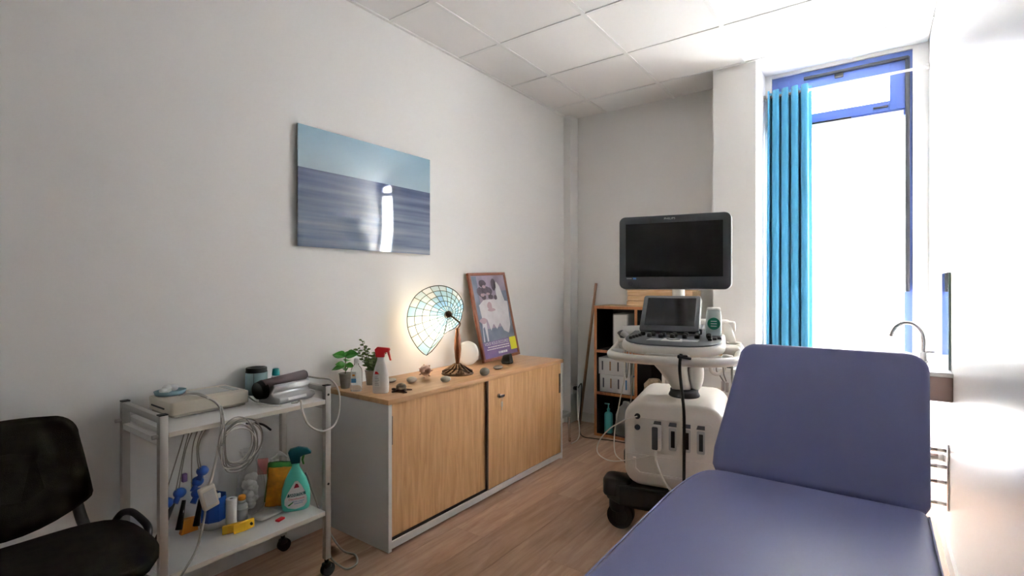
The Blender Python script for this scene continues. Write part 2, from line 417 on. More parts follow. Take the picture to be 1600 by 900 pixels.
# ------------------------------------------------------------------ exam bed
t = thing('exam_bed', 'blue vinyl examination couch with its backrest raised', 'exam bed', (-.2, 1.2, 0))
def L(x, y, z): return (x + .2, y - 1.2, z)
HZ, HYB = .572, 1.935
pl_ = []
x0, x1, y0, y1 = -.55, .124, .42, HYB
def corner(cx, cy, r, a0, a1, n=6): return [(cx + r * math.cos(math.radians(a0 + (a1 - a0) * k / n)), cy + r * math.sin(math.radians(a0 + (a1 - a0) * k / n))) for k in range(n + 1)]
outl = corner(x1 - .03, y1 - .03, .03, 0, 90) + [(-.30, y1)]
outl += [(-.44, y1 + .0), (-.485, y1 - .012), (-.513, y1 - .05), (-.535, y1 - .14), (-.547, y1 - .27), (-.55, y1 - .42)]
outl += corner(x0 + .06, y0 + .06, .06, 180, 270) + corner(x1 - .06, y0 + .06, .06, 270, 360)
m = MB(); m.prism([(a + .2, b_ - 1.2) for a, b_ in outl], HZ - .075, HZ, .022, smooth=True, seg=4)
seat = m.build('seat_cushion', VINYL, t)
m = MB(); m.tube([(a + .2, b_ - 1.2, HZ - .010) for a, b_ in outl[7:] + outl[:1]], .0028, 6, 3); m.build('piping', VINYLP, seat)
# backrest slab: local frame u = x, v = up the slab
ang = math.atan2(.438, .30); BLn = .535
Mb = Matrix.Translation(L(0, HYB + .002, HZ - .004)) @ Matrix.Rotation(ang, 4, 'X')
o2 = corner(.146 - .065, BLn - .065, .065, 0, 90) + corner(-.455 + .06, BLn - .06, .06, 90, 180) + [(-.484, BLn * .40), (-.50, .08), (-.497, .02), (-.485, .0)] + [(.12, 0), (.132, .02), (.134, .08)]
m = MB(); m.M = Mb; m.prism(o2, -.062, 0, .018, smooth=True, seg=4)
bk = m.build('backrest_cushion', VINYL, t)
m = MB(); m.M = Mb; m.box(-.40, .05, .05, .45, -.085, -.063); m.build('backrest_board', GREYL, t)
m = MB(); m.box(-.46 + .2, -.42 + .2, -.70, .72, HZ - .135, HZ - .077); m.box(.0 + .2, .04 + .2, -.70, .72, HZ - .135, HZ - .077)
m.box(-.42 + .2, .2, -.70, -.66, HZ - .13, HZ - .08); m.box(-.42 + .2, .2, .68, .72, HZ - .13, HZ - .08)
m.build('frame', CREAM, t)
for lx in (-.44, .02):
    for ly in (.56, 1.85):
        MB().box(lx + .2 - .02, lx + .2 + .02, ly - 1.2 - .02, ly - 1.2 + .02, 0, HZ - .13, .004).build('leg', CREAM, t)
MB().cyl(L(-.2, 1.75, .30), L(-.2, 2.15, .62), .012).build('gas_spring', CHROME, t)

# ------------------------------------------------------------------ sideboard
CX0, CX1, CY0, CY1, CH = -2.2925, -1.828, 1.548, 3.138, .71
t = thing('sideboard', 'oak and white sliding-door sideboard along the white wall', 'cabinet', (-2.06, 2.343, 0))
def S(m): m.M = Matrix.Translation((2.06, -2.343, 0)); return m
S(MB()).box(CX0 - 0, CX1 + .006, CY0 - .006, CY1 + .006, CH - .024, CH, .0015).build('top', OAKT, t)
S(MB()).box(CX0, CX1 - .006, CY0, CY0 + .02, .0, CH - .0245).build('side_panel', CABW, t)
S(MB()).box(CX0, CX1 - .006, CY1 - .02, CY1, .0, CH - .0245).build('side_panel', CABW, t)
S(MB()).box(CX1 - .0055, CX1, CY0, CY0 + .02, .0, CH - .0245).build('edge_band', CABWE, t)
S(MB()).box(CX1 - .0055, CX1, CY1 - .02, CY1, .0, CH - .0245).build('edge_band', CABWE, t)
S(MB()).box(CX0, CX1, CY0 + .0205, CY1 - .0205, .012, .045).build('base_panel', CABWE, t)
S(MB()).box(CX0, CX0 + .008, CY0 + .0205, CY1 - .0205, .046, CH - .025).build('back_panel', CABW, t)
S(MB()).box(CX1 - .040, CX1 - .008, CY0 + .0205, CY1 - .0205, .0455, .051).build('track', BLACKP, t)
DV = 2.292
d1 = S(MB()).box(CX1 - .034, CX1 - .020, CY0 + .021, DV + .03, .054, CH - .026).build('sliding_door', OAK, t)
d2 = S(MB()).box(CX1 - .017, CX1 - .003, DV, CY1 - .021, .050, CH - .026).build('sliding_door', OAK, t)
S(MB()).box(CX1 - .0175, CX1 - .0025, DV - .012, DV - .0002, .050, CH - .026).build('edge_strip', DARKH, d2)
S(MB()).box(CX1 - .0215, CX1 - .0165, CY0 + .022, CY0 + .040, .49, .625, .001).build('recessed_handle', DARKH, d1)
S(MB()).box(CX1 - .0035, CX1 + .001, CY1 - .046, CY1 - .026, .475, .612, .001).build('recessed_handle', DARKH, d2)
m = S(MB()); m.cyl((CX1 - .003, 2.387, .582), (CX1 + .008, 2.387, .582), .013); m.cyl((CX1 + .008, 2.387, .582), (CX1 + .028, 2.387, .582), .007); m.box(CX1 + .02, CX1 + .026, 2.375, 2.412, .574, .590, .002)
lk = m.build('lock', CHROME, d2)
m = S(MB()); m.box(CX1 + .012, CX1 + .015, 2.392, 2.408, .515, .545, .001); m.box(CX1 + .012, CX1 + .0145, 2.397, 2.402, .495, .52); m.tube([(CX1 + .022, 2.398, .576), (CX1 + .016, 2.400, .560), (CX1 + .0135, 2.400, .543)], .0012, 6)
m.build('key', STEEL, lk) if False else m.build('key', STEEL, d2)

# ------------------------------------------------------------------ things on the sideboard
TZ = CH
def pot(name, label, loc, r=.030, h_=.075):
    t = thing(name, label, 'plant', loc)
    MB().lathe([(r * .72, 0), (r * .74, .002), (r, h_ - .006), (r * 1.06, h_ - .004), (r * 1.06, h_), (r * .96, h_), (r * .93, h_ - .012)], seg=24).build('pot', POT, t)
    MB().lathe([(r * .92, h_ - .014), (.004, h_ - .009)], seg=16).build('soil', SOIL, t)
    return t
def leaf_mb(m, base, d, ln, wd, up=Vector((0, 0, 1)), fold=.25, droop=.35):
    d = Vector(d).normalized(); sd = d.cross(up)
    sd = sd.normalized() if sd.length > 1e-4 else Vector((1, 0, 0)); nn = sd.cross(d)
    base = Vector(base); C = []; Lf = []; Rt = []
    n = 7
    for i in range(n):
        s = i / (n - 1); wv = wd * math.sin(PI * s ** .8) * .5; dz = -droop * ln * s * s
        p = base + d * (ln * s) + nn * 0 + Vector((0, 0, dz))
        C.append(p); Lf.append(p - sd * wv + nn * wv * fold); Rt.append(p + sd * wv + nn * wv * fold)
    for i in range(n - 1):
        for A_, B_ in ((Lf, C), (C, Rt)):
            f = [A_[i], B_[i], B_[i + 1], A_[i + 1]]
            vs = []
            for q in f:
                if not any((q - w_).length < 1e-6 for w_ in vs): vs.append(q)
            if len(vs) >= 3:
                fc = m.bm.faces.new(m._v(vs)); fc.smooth = True
p1 = pot('potted_plant', 'small zinc pot with large bright green basil-like leaves', (-2.225, 1.600, TZ), .031, .078)
MB().tube([(0, 0, .06), (.002, 0, .11), (-.003, .003, .165)], .0022, 6).build('stem', STEM, p1)
for (bz, az, ln, wd, el, dr) in ((.160, 205, .062, .046, .35, .2), (.162, 25, .066, .050, .45, .25), (.135, 120, .05, .034, .3, .3), (.128, 300, .05, .036, .2, .3), (.112, 215, .058, .036, -.05, .25), (.118, 20, .045, .03, .1, .3), (.10, 160, .04, .022, .1, .2), (.100, 330, .04, .024, .1, .2), (.165, 110, .03, .02, .8, 0), (.12, 255, .045, .03, .3, .2)):
    a = math.radians(az); m = MB(); leaf_mb(m, (0, 0, bz), (math.cos(a), math.sin(a), el), ln * 1.25, wd * 1.2, up=Vector((.45, -.45, .7)), droop=dr); m.build('leaf', LEAF, p1)
p2 = pot('potted_plant', 'small zinc pot with tall sprigs of tiny olive leaves', (-2.190, 1.735, TZ), .031, .078)
m = MB(); ms = MB(); random.seed(3)
for sidx, (ax, ay, hh) in enumerate([(-.035, -.03, .235), (-.012, -.02, .20), (.03, .03, .15), (.05, .0, .15), (.02, -.035, .14), (.045, .04, .165), (-.005, .04, .16), (.06, -.03, .13), (-.05, -.05, .19), (.02, .01, .17)]):
    pts = [(0, 0, .06), (ax * .5, ay * .5, .06 + (hh - .06) * .5), (ax, ay, hh)]; ms.tube(pts, .0012, 5, 4)
    for k in range(16):
        s = .25 + .75 * k / 15; p = Vector(pts[0]).lerp(Vector(pts[2]), s); az = k * 2.4 + sidx
        leaf_mb(m, p, (math.cos(az), math.sin(az), .35), .028 if sidx > 1 else .022, .017, up=Vector((.4, -.4, .7)), droop=.1)
ms.build('stem', STEM, p2); o = m.build('foliage', LEAF2, p2); o['kind'] = 'stuff'

def sq_loft(m, prof, sx=1, sy=1, n=20, p=3.0, c=(0, 0, 0)):
    rings = []
    for r, z in prof:
        ring = []
        for i in range(n):
            a = 2 * PI * i / n; ca, sa = math.cos(a), math.sin(a)
            k = (abs(ca) ** p + abs(sa) ** p) ** (-1 / p)
            ring.append((c[0] + r * sx * ca * k, c[1] + r * sy * sa * k, c[2] + z))
        rings.append(ring)
    m.loft(rings)
# clear sanitizer bottle
t = thing('clear_bottle', 'clear plastic bottle with blue and white label beside the plants', 'bottle', (-2.120, 1.590, TZ), math.radians(40))
m = MB(); sq_loft(m, [(.026, 0), (.028, .004), (.028, .095), (.025, .112), (.012, .128), (.011, .140)], 1, .8); m.build('body', CLEAR, t)
MB().lathe([(.013, .138), (.013, .158), (.010, .164), (.004, .165)], seg=16).build('cap', FROST, t)
m = MB(); m.box(-.020, .004, -.0255, -.0240, .060, .100); m.build('label', LABELW, t)
m = MB(); m.box(-.020, .004, -.0258, -.0254, .045, .066); m.build('label_band', INKB, t)
m = MB(); m.box(-.014, -.002, -.0262, -.0257, .078, .086); m.build('label_mark', ORANGE, t)
# white spray bottle, red trigger
t = thing('spray_bottle', 'white spray bottle with red trigger head on the sideboard', 'spray bottle', (-1.985, 1.632, TZ), math.radians(35))
m = MB(); sq_loft(m, [(.036, 0), (.039, .005), (.040, .05), (.037, .085), (.029, .125), (.019, .155), (.0165, .163), (.0165, .176)], 1, .68, p=2.6); m.build('body', WHITEP, t)
m = MB(); m.prism([(-.022, .176), (.018, .176), (.020, .196), (.040, .203), (.046, .212), (.042, .221), (-.016, .226), (-.028, .214)], -.012, .012, .004, axis='y', smooth=True)
m.prism([(.031, .205), (.042, .206), (.050, .168), (.053, .160), (.046, .160)], -.007, .007, .002, axis='y')
tr = m.build('trigger_head', REDP, t)
MB().box(.006, .018, -.009, .009, .178, .192).build('nozzle_lock', BLACKP, t)
m = MB(); m.box(-.024, .004, -.0290, -.0262, .036, .090); m.build('label', LABELW, t)
m = MB(); m.prism([(-.022, .096), (-.020, .109), (-.010, .107), (-.001, .096)], -.0270, -.0245, axis='y'); m.build('label_mark', REDP, t)
m = MB()
for k in range(6): m.box(-.021, .000 - .003 * (k % 3), -.0294, -.0288, .042 + .008 * k, .0435 + .008 * k)
m.build('label_text', INKK, t)
# stones, turtle, shell
def stone(label, loc, rx, ry, rz, mm, rot=0):
    o = MB().sphere((0, 0, rz * .95), rx, ry, rz, 20, 12).build('pebble', mm); o.location = loc; o.rotation_euler = (0, 0, rot)
    for v in o.data.vertices:
        v.co.x *= 1 + .08 * math.sin(v.co.y * 60 + rot); v.co.z = max(v.co.z, .0008)
    return tag(o, label, 'stone')
stone('pale flat pebble beside the spray bottle, nearest the wall', (-2.16, 1.840, TZ), .030, .040, .011, STONE1, .3)
stone('pale oval pebble between the turtle figure and the shell', (-2.060, 1.905, TZ), .027, .036, .016, STONE1, .5)
stone('pale rounded pebble between the shell and the lamp foot', (-1.918, 2.022, TZ), .027, .033, .017, STONE1, .4)
stone('dark grey round pebble in front of the lamp foot', (-1.868, 2.300, TZ), .028, .036, .024, STONE2, .3)
stone('thin brown-grey pebble in front of the framed poster', (-1.945, 2.530, TZ), .028, .044, .012, STONE2, .2)
o = MB().prism([(-.040, .005), (-.030, -.036), (.026, -.040), (.046, -.004), (.030, .034), (-.014, .036)], 0, .064, .012).build('black_stone', BLKST); o.location = (-2.035, 2.745, TZ); o.rotation_euler = (.0, 0, .5)
for v in o.data.vertices:
    if v.co.z > .04: v.co.x *= .78; v.co.y *= .85; v.co.z += v.co.x * .22
tag(o, 'faceted black stone in front of the framed poster', 'stone')
t = thing('turtle_figurine', 'small brown turtle figurine near the sideboard edge', 'figurine', (-1.926, 1.712, TZ), math.radians(20))
TUR = mat('turtle_shell', (.22, .16, .10), .35, var=.5, vscale=60); TURB = mat('turtle_skin', (.13, .07, .045), .5)
MB().sphere((0, 0, .022), .026, .026, .021).build('shell', TUR, t)
m = MB(); m.sphere((0, 0, .008), .03, .024, .006); m.sphere((-.044, .004, .008), .012, .008, .007); m.tube([(-.03, 0, .008), (-.044, .004, .008)], .006, 8)
for sx, sy in ((.03, .03), (.035, -.026), (-.026, .034), (-.022, -.034)): m.tube([(sx * .5, sy * .5, .008), (sx, sy, .005), (sx * 1.35, sy * 1.25, .004)], .006, 8, rad=lambda s: 1 - .5 * s)
m.build('body', TURB, t)
t = thing('sea_shell', 'pink-orange conch shell lit by the lamp', 'shell', (-2.105, 2.048, TZ), math.radians(-30)); t.scale = (1.2, 1.2, 1.2)
m = MB(); rings = []
for i in range(40):
    s = i / 39; a = s * 5 * PI; rr = .006 + .026 * s; cx = -.040 + .062 * s
    ring = []
    for k in range(10):
        b_ = 2 * PI * k / 10
        ring.append((cx + .016 * (.4 + s) * math.cos(b_), rr * math.cos(a) * (.62 + .38 * math.sin(b_)), .032 + rr * math.sin(a) * (.62 + .38 * math.sin(b_))))
    rings.append(ring)
m.loft(rings); 
for k in range(7):
    a = k * .9; m.cyl((.012, .026 * math.cos(a), .032 + .026 * math.sin(a)), (.018, .036 * math.cos(a), .032 + .034 * math.sin(a)), .006, .001, 8)
o = m.build('spiral_body', SHELLM, t)
mz = min(v.co.z for v in o.data.vertices)
for v in o.data.vertices: v.co.z -= mz
# lamp
LP = Vector((-2.036, 2.252, TZ))
t = thing('table_lamp', 'lit stained-glass nautilus lamp with bronze foot on the sideboard', 'lamp', LP)
m = MB(); m.lathe([(.094, 0), (.097, .004), (.094, .010), (.070, .022), (.040, .038), (.020, .052), (.013, .060)], seg=40)
for k in range(14):
    a = 2 * PI * k / 14; m.tube([(.09 * math.cos(a), .09 * math.sin(a), .013), (.055 * math.cos(a + .12), .055 * math.sin(a + .12), .034), (.018 * math.cos(a), .018 * math.sin(a), .058)], .0065, 6, 4)
m.build('foot', BRONZE, t)
MB().lathe([(.010, .058), (.013, .062), (.012, .072), (.017, .10), (.0215, .15), (.020, .20), (.014, .245), (.011, .262), (.014, .268), (.008, .276)], seg=20).build('stem', WOODL, t)
NV = Vector((.74, -.67, 0)).normalized(); UV = Vector((.67, .74, 0)).normalized()      # shade plane: UV to the right, z up, NV outwards
HUB = UV * (-.058) + Vector((0, 0, .360)) + NV * .045
MB().tube([(0, 0, .270), UV * .012 + Vector((0, 0, .292)), UV * .004 + NV * .03 + Vector((0, 0, .315)), HUB + NV * .010], .0048, 8).build('arm', BRONZE, t)
tabl = [(-100, 31), (-92, 27), (-80, 25), (-40, 22), (0, 21), (45, 30), (90, 41), (118, 48), (150, 56), (188, 62), (221, 67), (238, 71), (244, 71), (249, 56), (254, 42), (258, 34)]
def rad(th):
    for (a, ra), (b_, rb) in zip(tabl[:-1], tabl[1:]):
        if a <= th <= b_:
            s = (th - a) / (b_ - a); return (ra + (rb - ra) * s) * .0039
    return tabl[-1][1] * .0039
def SP(s, th):
    r = rad(th) * s; a = math.radians(th)
    wv = .065 * (1 - s ** 2.0) * (.45 + .55 * rad(th) / .277)
    return HUB + UV * (r * math.cos(a)) + Vector((0, 0, r * math.sin(a))) + NV * (wv - .065 * (.45 + .55 * rad(th) / .277))
sh = D.objects.new('shade', None); COL.objects.link(sh); sh.parent = t; sh['label'] = 'pale blue stained-glass nautilus shade'
gl = [translucent('stained_glass_%d' % k, c, .75, .15) for k, c in enumerate([(.50, .80, 1.0), (.72, .90, 1.0), (.34, .64, .98), (.84, .93, 1.0)])]
ths = [-100 + 358 * k / 24 for k in range(25)]; ss = [.10, .28, .46, .64, .82, 1.0]
random.seed(11)
lead = MB()
for i in range(24):
    for j in range(5):
        m = MB(); g = []
        for a, b_ in ((i, j), (i + 1, j), (i + 1, j + 1), (i, j + 1)): g.append(SP(ss[b_], ths[a]))
        mid = [SP((ss[j] + ss[j + 1]) / 2, ths[i]), SP((ss[j] + ss[j + 1]) / 2, ths[i + 1])]
        m.poly([g[0], g[1], mid[1], mid[0]]); m.poly([mid[0], mid[1], g[2], g[3]])
        inner = ss[j] * rad(ths[i]) < .09
        o = m.build('glass_pane', random.choice([gl[2], gl[0], gl[0]]) if inner else random.choice([gl[0], gl[1], gl[1], gl[3]]), sh)
for i in range(25): lead.tube([SP(s, ths[i]) + NV * .0008 for s in (.06, .28, .46, .64, .82, 1)], .0017, 5, 2)
for s in ss: lead.tube([SP(s, -100 + 358 * k / 96) + NV * .0008 for k in range(97)], .0017 if s < 1 else .0024, 5, 1)
lead.build('lead_came', LEAD, sh)
m = MB(); m.M = Matrix.Translation(HUB) @ NV.to_track_quat('Z', 'Y').to_matrix().to_4x4(); m.lathe([(.018, -.004), (.020, .004), (.012, .012), (.004, .014)], seg=16); m.build('hub', BRONZE, sh)
bulb_p = HUB - NV * .085 + UV * (-.06) + Vector((0, 0, -.02))
MB().sphere(bulb_p, .022, .022, .026, 12, 8).build('bulb', emit('bulb_glow', (1, .80, .5), 2.5), t)
ld = D.lights.new('lamp_light', 'POINT'); ld.energy = BULB_POWER; ld.color = (1, .78, .48); ld.shadow_soft_size = .03
lo = D.objects.new('lamp_light', ld); COL.objects.link(lo); lo.parent = t; lo.location = bulb_p - Vector((0, 0, .03)) - NV * .01
MB().tube([(-.05, -.07, .008), (-.03, -.095, .030), (.03, -.075, .040), (.06, -.03, .035), (.09, .0, .012)], .002, 6).build('cord', CABLEK, t)
m = MB(); m.M = Matrix.Translation((-2.190, 2.520, TZ + .082)) @ Matrix.Rotation(math.radians(52), 4, 'Z') @ Matrix.Rotation(math.radians(82), 4, 'X')
m.lathe([(.002, .006), (.06, .004), (.078, 0), (.080, -.004), (.07, -.008), (.002, -.008)], seg=40)
tag(m.build('white_plate', CERAM), 'round white plate standing behind the lamp stem', 'plate')

# framed poster leaning on the wall
PW, PH = .425, .625
t = thing('framed_poster', 'purple poster in a reddish wooden frame leaning on the wall', 'picture', (-2.150, 2.645, TZ + .004))
tl = math.atan2(.128, .605)
Mp = Matrix.Rotation(-tl, 4, 'Y') @ Matrix.Rotation(math.radians(2.0), 4, 'X')     # local: y = along wall, z = up, +x = room
def PB(): m = MB(); m.M = Mp; return m
fwid = .020
PB().box(-.018, .004, 0, PW, 0, fwid, .002).build('frame_rail', FRAMEW, t); PB().box(-.018, .004, 0, PW, PH - fwid, PH, .002).build('frame_rail', FRAMEW, t)
PB().box(-.018, .004, 0, fwid, fwid, PH - fwid, .002).build('frame_stile', FRAMEW, t); PB().box(-.018, .004, PW - fwid, PW, fwid, PH - fwid, .002).build('frame_stile', FRAMEW, t)
PM = [mat('print_lilac', (.36, .30, .40), .3, var=.25, vscale=9), mat('print_purple', (.20, .13, .30), .3, var=.15, vscale=12), mat('print_white', (.72, .71, .74), .3, var=.08, vscale=15),
      mat('print_dark', (.10, .08, .11), .3, var=.4, vscale=30), mat('print_slate', (.17, .20, .27), .3, var=.3, vscale=10), mat('print_rose', (.50, .36, .42), .3)]
poster = PB(); poster.box(-.012, -.002, fwid, PW - fwid, fwid, PH - fwid); pb = poster.build('poster_sheet', PM[0], t)
def pp(name, pts, mi, lvl):
    m = PB(); m.poly([(-.002 + .0004 * lvl, fwid + u * (PW - 2 * fwid), fwid + v * (PH - 2 * fwid)) for u, v in pts]); return m.build(name, PM[mi], pb)
def blob(cu, cv, ru, rv, n=12, j=.12): return [(cu + ru * math.cos(2 * PI * k / n) * (1 + random.uniform(-j, j)), cv + rv * math.sin(2 * PI * k / n) * (1 + random.uniform(-j, j))) for k in range(n)]
pp('printed_band', [(0, 0), (1, 0), (1, .21), (0, .19)], 1, 1)
pp('printed_wall', [(0, .19), (.14, .19), (.16, .99), (0, .99)], 4, 1)
pp('printed_floor', [(.0, .19), (1, .21), (1, .36), (0, .34)], 4, 1)
pp('printed_door', [(.80, .34), (.995, .34), (.995, .80), (.84, .80)], 4, 1)
pp('printed_cloth', [(.10, .64), (.26, .70), (.60, .70), (.97, .66), (.93, .36), (.84, .26), (.70, .30), (.62, .40), (.50, .33), (.42, .40), (.32, .32), (.26, .46), (.12, .48)], 2, 2)
pp('printed_gown', [(.66, .64), (.66, .86), (.72, .92), (.80, .86), (.88, .68), (.86, .60)], 2, 3)
for c in ((.30, .90, .10, .05), (.36, .82, .12, .05), (.20, .80, .09, .06), (.45, .80, .10, .05), (.62, .88, .07, .08), (.28, .73, .07, .03), (.48, .73, .08, .03), (.62, .72, .05, .03)): pp('printed_flower', blob(*c), 3, 4)
for c in ((.33, .86, .05, .02), (.25, .76, .06, .02), (.42, .77, .06, .015), (.40, .62, .07, .05), (.44, .57, .12, .02), (.14, .45, .10, .035)): pp('printed_detail', blob(*c), 5, 5)
pp('printed_chair', [(.05, .20), (.10, .43), (.22, .43), (.20, .20), (.16, .20), (.15, .38), (.10, .36), (.09, .20)], 2, 4)
RT = Matrix(((0, 0, 1, 0), (1, 0, 0, 0), (0, 1, 0, 0), (0, 0, 0, 1)))     # text x->y, y->z
def ptxt(body, size, y_, z_, wd): text_obj('poster_text', body, size, LABELW, pb, Mp @ Matrix.Translation((.0006, y_, z_)) @ RT, wd)
ptxt('VOUS VOUS OCCUPEZ D', .03, .190, .118, .30)
for zz, ww, yy in ((.092, .24, .19), (.076, .26, .19), (.040, .08, .22)):
    m = PB()
    k = yy - ww / 2
    while k < yy + ww / 2:
        q = random.uniform(.008, .028); m.box(-.0016, -.0008, k, k + q, zz, zz + (.007 if zz > .05 else .016)); k += q + .004
    m.build('poster_text', LABELW, pb)
o = PB(); o.box(.0042, .0052, .325, .400, .050, .140); tag(o.build('sticky_note', NOTE, None), 'yellow sticky note stuck on the poster frame', 'sticky note').location = (-2.150, 2.645, TZ + .004)

# ------------------------------------------------------------------ steel trolley
t = thing('trolley', 'white two-shelf trolley with grey metal posts on casters', 'trolley', (-2.075, .970, 0))
TX0, TX1, TY0, TY1 = -2.247, -1.903, .665, 1.275
def T(): m = MB(); m.M = Matrix.Translation((2.075, -.970, 0)); return m
for px in (TX0, TX1):
    for py in (TY0, TY1):
        p = T().box(px - .0125, px + .0125, py - .0125, py + .0125, .075, .812, .0015).build('post', ALU, t)
        T().box(px - .0128, px + .0128, py - .0128, py + .0128, .8122, .8160).build('end_cap', BLACKP, p)
        c = T().cyl((px, py, .055), (px, py, .0748), .009); c.box(px - .018, px + .018, py - .016, py + .016, .035, .057, .008)
        c = c.build('caster', BLACKP, t)
        T().cyl((px - .012, py + .005, .028), (px + .012, py + .005, .028), .028, seg=24).build('wheel', BLACKR, c)
for py in (TY0, TY1):
    T().box(TX0 + .0127, TX1 - .0127, py - .010, py + .010, .787, .809, .001).build('top_rail', ALU, t)
    for pz in (.735, .262): T().box(TX0 + .0127, TX1 - .0127, py - .010, py + .010, pz - .022, pz - .001, .001).build('shelf_rail', CABW, t)
EDGE = mat('shelf_chipboard', (.58, .47, .36), .7)
for sz in (.755, .282):
    s_ = T().box(TX0 - .012, TX1 + .010, TY0 + .0128, TY1 - .0128, sz - .018, sz, .0008).build('shelf', CABWE, t)
    T().box(TX1 + .0102, TX1 + .0115, TY0 + .014, TY1 - .014, sz - .017, sz - .001).build('edge_band', mat('shelf_edge_pale', (.70, .65, .57), .6), s_)
for px in (TX0, TX1):
    for pz in (.745, .272):
        T().cyl((px, TY0 - .030, pz), (px, TY0 - .0127, pz), .007).build('bolt', STEEL, t); T().cyl((px, TY1 + .0127, pz), (px, TY1 + .018, pz), .006).build('bolt', STEEL, t)
T().cyl((TX1 + .0126, TY1, .775), (TX1 + .0135, TY1, .775), .005).build('hole_plug', BLACKP, t); T().cyl((TX1 + .0126, TY1, .395), (TX1 + .0135, TY1, .395), .005).build('hole_plug', BLACKP, t)

UZ, LZ = .7556, .2826
# ECG recorder
t = thing('ecg_recorder', 'beige box-shaped ECG recorder on the upper trolley shelf', 'medical device', (-2.165, .885, UZ))
m = MB(); m.prism(rrect(-.105, .108, -.140, .140, .012, 3), .012, .060, .004, smooth=True); m.build('housing', BEIGE, t)
m = MB(); m.prism(rrect(-.100, .100, -.132, .132, .012, 3), .003, .0125); m.build('lower_case', BEIGED, t)
m = MB(); m.box(-.07, .05, -.142, -.1395, .028, .034); m.build('paper_slot', BLACKP, t)
m = MB(); m.box(-.065, .055, -.02, .09, .0602, .0612); m.build('display', GREYL, t); m = MB(); m.box(-.065, .055, .098, .125, .0602, .0612); m.build('keypad', mat('keypad_grey', (.42, .44, .42), .5), t)
for fx in (-.08, .08):
    for fy in (-.11, .11): MB().lathe([(.010, 0), (.009, .004)], (fx, fy, 0), 12).build('foot', BLACKR, t)
# dish with cotton
t = thing('dish', 'shallow blue-grey dish lid lying on the ECG recorder', 'dish', (-2.215, .800, UZ + .061))
MB().lathe([(.040, 0), (.050, .004), (.054, .018), (.0515, .018), (.047, .007), (.002, .005)], sx=.9, sy=1.0, seg=32).build('bowl', BLUED, t)
random.seed(5); m = MB()
for k in range(7): m.sphere((random.uniform(-.018, .018), random.uniform(-.022, .022), .018 + random.uniform(0, .012)), .016, .017, .012, 10, 7, .08)
o = m.build('cotton_wad', COTTON); o.location = (-2.215, .800, UZ + .061); tag(o, 'white cotton wool heaped in the blue-grey dish', 'cotton')
# canister
t = thing('canister', 'blue-grey metal canister with black rim behind the recorder', 'canister', (-2.245, 1.150, UZ))
MB().lathe([(.042, 0), (.045, .004), (.045, .098)], seg=36).build('body', TEALG, t)
MB().lathe([(.0445, .098), (.0445, .101), (.043, .102), (.043, .116), (.041, .119), (.036, .119), (.034, .108), (.002, .108)], seg=36).build('rim', BLACKP, t)
m = MB(); m.cyl((.034, -.0297, .004), (.034, -.0297, .097), .0012, seg=6); m.build('seam', GREYP, t)
t = thing('gel_bottle', 'small white bottle with teal cap behind the silver cuff cradle', 'bottle', (-2.195, 1.212, UZ))
MB().lathe([(.018, 0), (.020, .003), (.020, .070), (.016, .080)], seg=20).build('body', FROST, t)
MB().lathe([(.0165, .080), (.0165, .088), (.0140, .108), (.0120, .110)], seg=20).build('cap', TEALC, t)
m = MB(); m.box(-.004, .014, -.0215, -.0185, .02, .06); m.build('label', GREYL, t)
# silver arm cuff device
t = thing('cuff_cradle', 'silver plastic cradle holding a rolled grey blood pressure cuff', 'medical device', (-2.020, 1.165, UZ), math.radians(8))
m = MB(); m.prism([(-.065, .0), (.050, .0), (.070, .016), (.066, .030), (.036, .033), (.022, .046), (.038, .070), (.028, .080), (.0, .066), (-.06, .04)], -.088, .088, .004, axis='y', smooth=True); m.build('cradle', SILVER, t)
m = MB(); m.prism([(.060, .012), (.0725, .016), (.070, .027), (.062, .025)], -.05, .04, .001, axis='y'); m.build('front_plate', LABELW, t)
MB().tube([(-.020, -.100, .078), (-.010, .095, .092)], .021, 20, 1).build('cuff_roll', MAUVE, t)
MB().tube([(-.030, -.118, .056), (-.030, -.090, .058)], .040, 20, 1, rad=lambda s: .85 + .15 * s).build('cuff_end', BLACKR, t)
MB().tube([(-.010, .094, .092), (-.010, .100, .0925)], .018, 16, 1).build('cuff_tip', BLACKR, t)
# hoses of the cuff
tag(MB().tube([(-1.990, 1.245, .845), (-1.945, 1.262, .842), (-1.895, 1.290, .835), (-1.870, 1.312, .785), (-1.868, 1.312, .70), (-1.866, 1.285, .645), (-1.866, 1.225, .635), (-1.868, 1.168, .675), (-1.874, 1.145, .735), (-1.882, 1.142, .775), (-1.910, 1.145, .764), (-1.935, 1.135, .7605)], .004, 8, 8).build('cuff_hose', CABLEW), 'white hose of the cuff looping over the trolley corner', 'hose')
tag(MB().tube([(-2.10, 1.035, .790), (-2.075, 1.050, .768), (-2.02, 1.055, .761), (-1.96, 1.065, .760), (-1.93, 1.09, .760)], .0035, 8, 6).build('power_lead', CABLEW), 'short white lead lying between recorder and cuff cradle', 'cable')
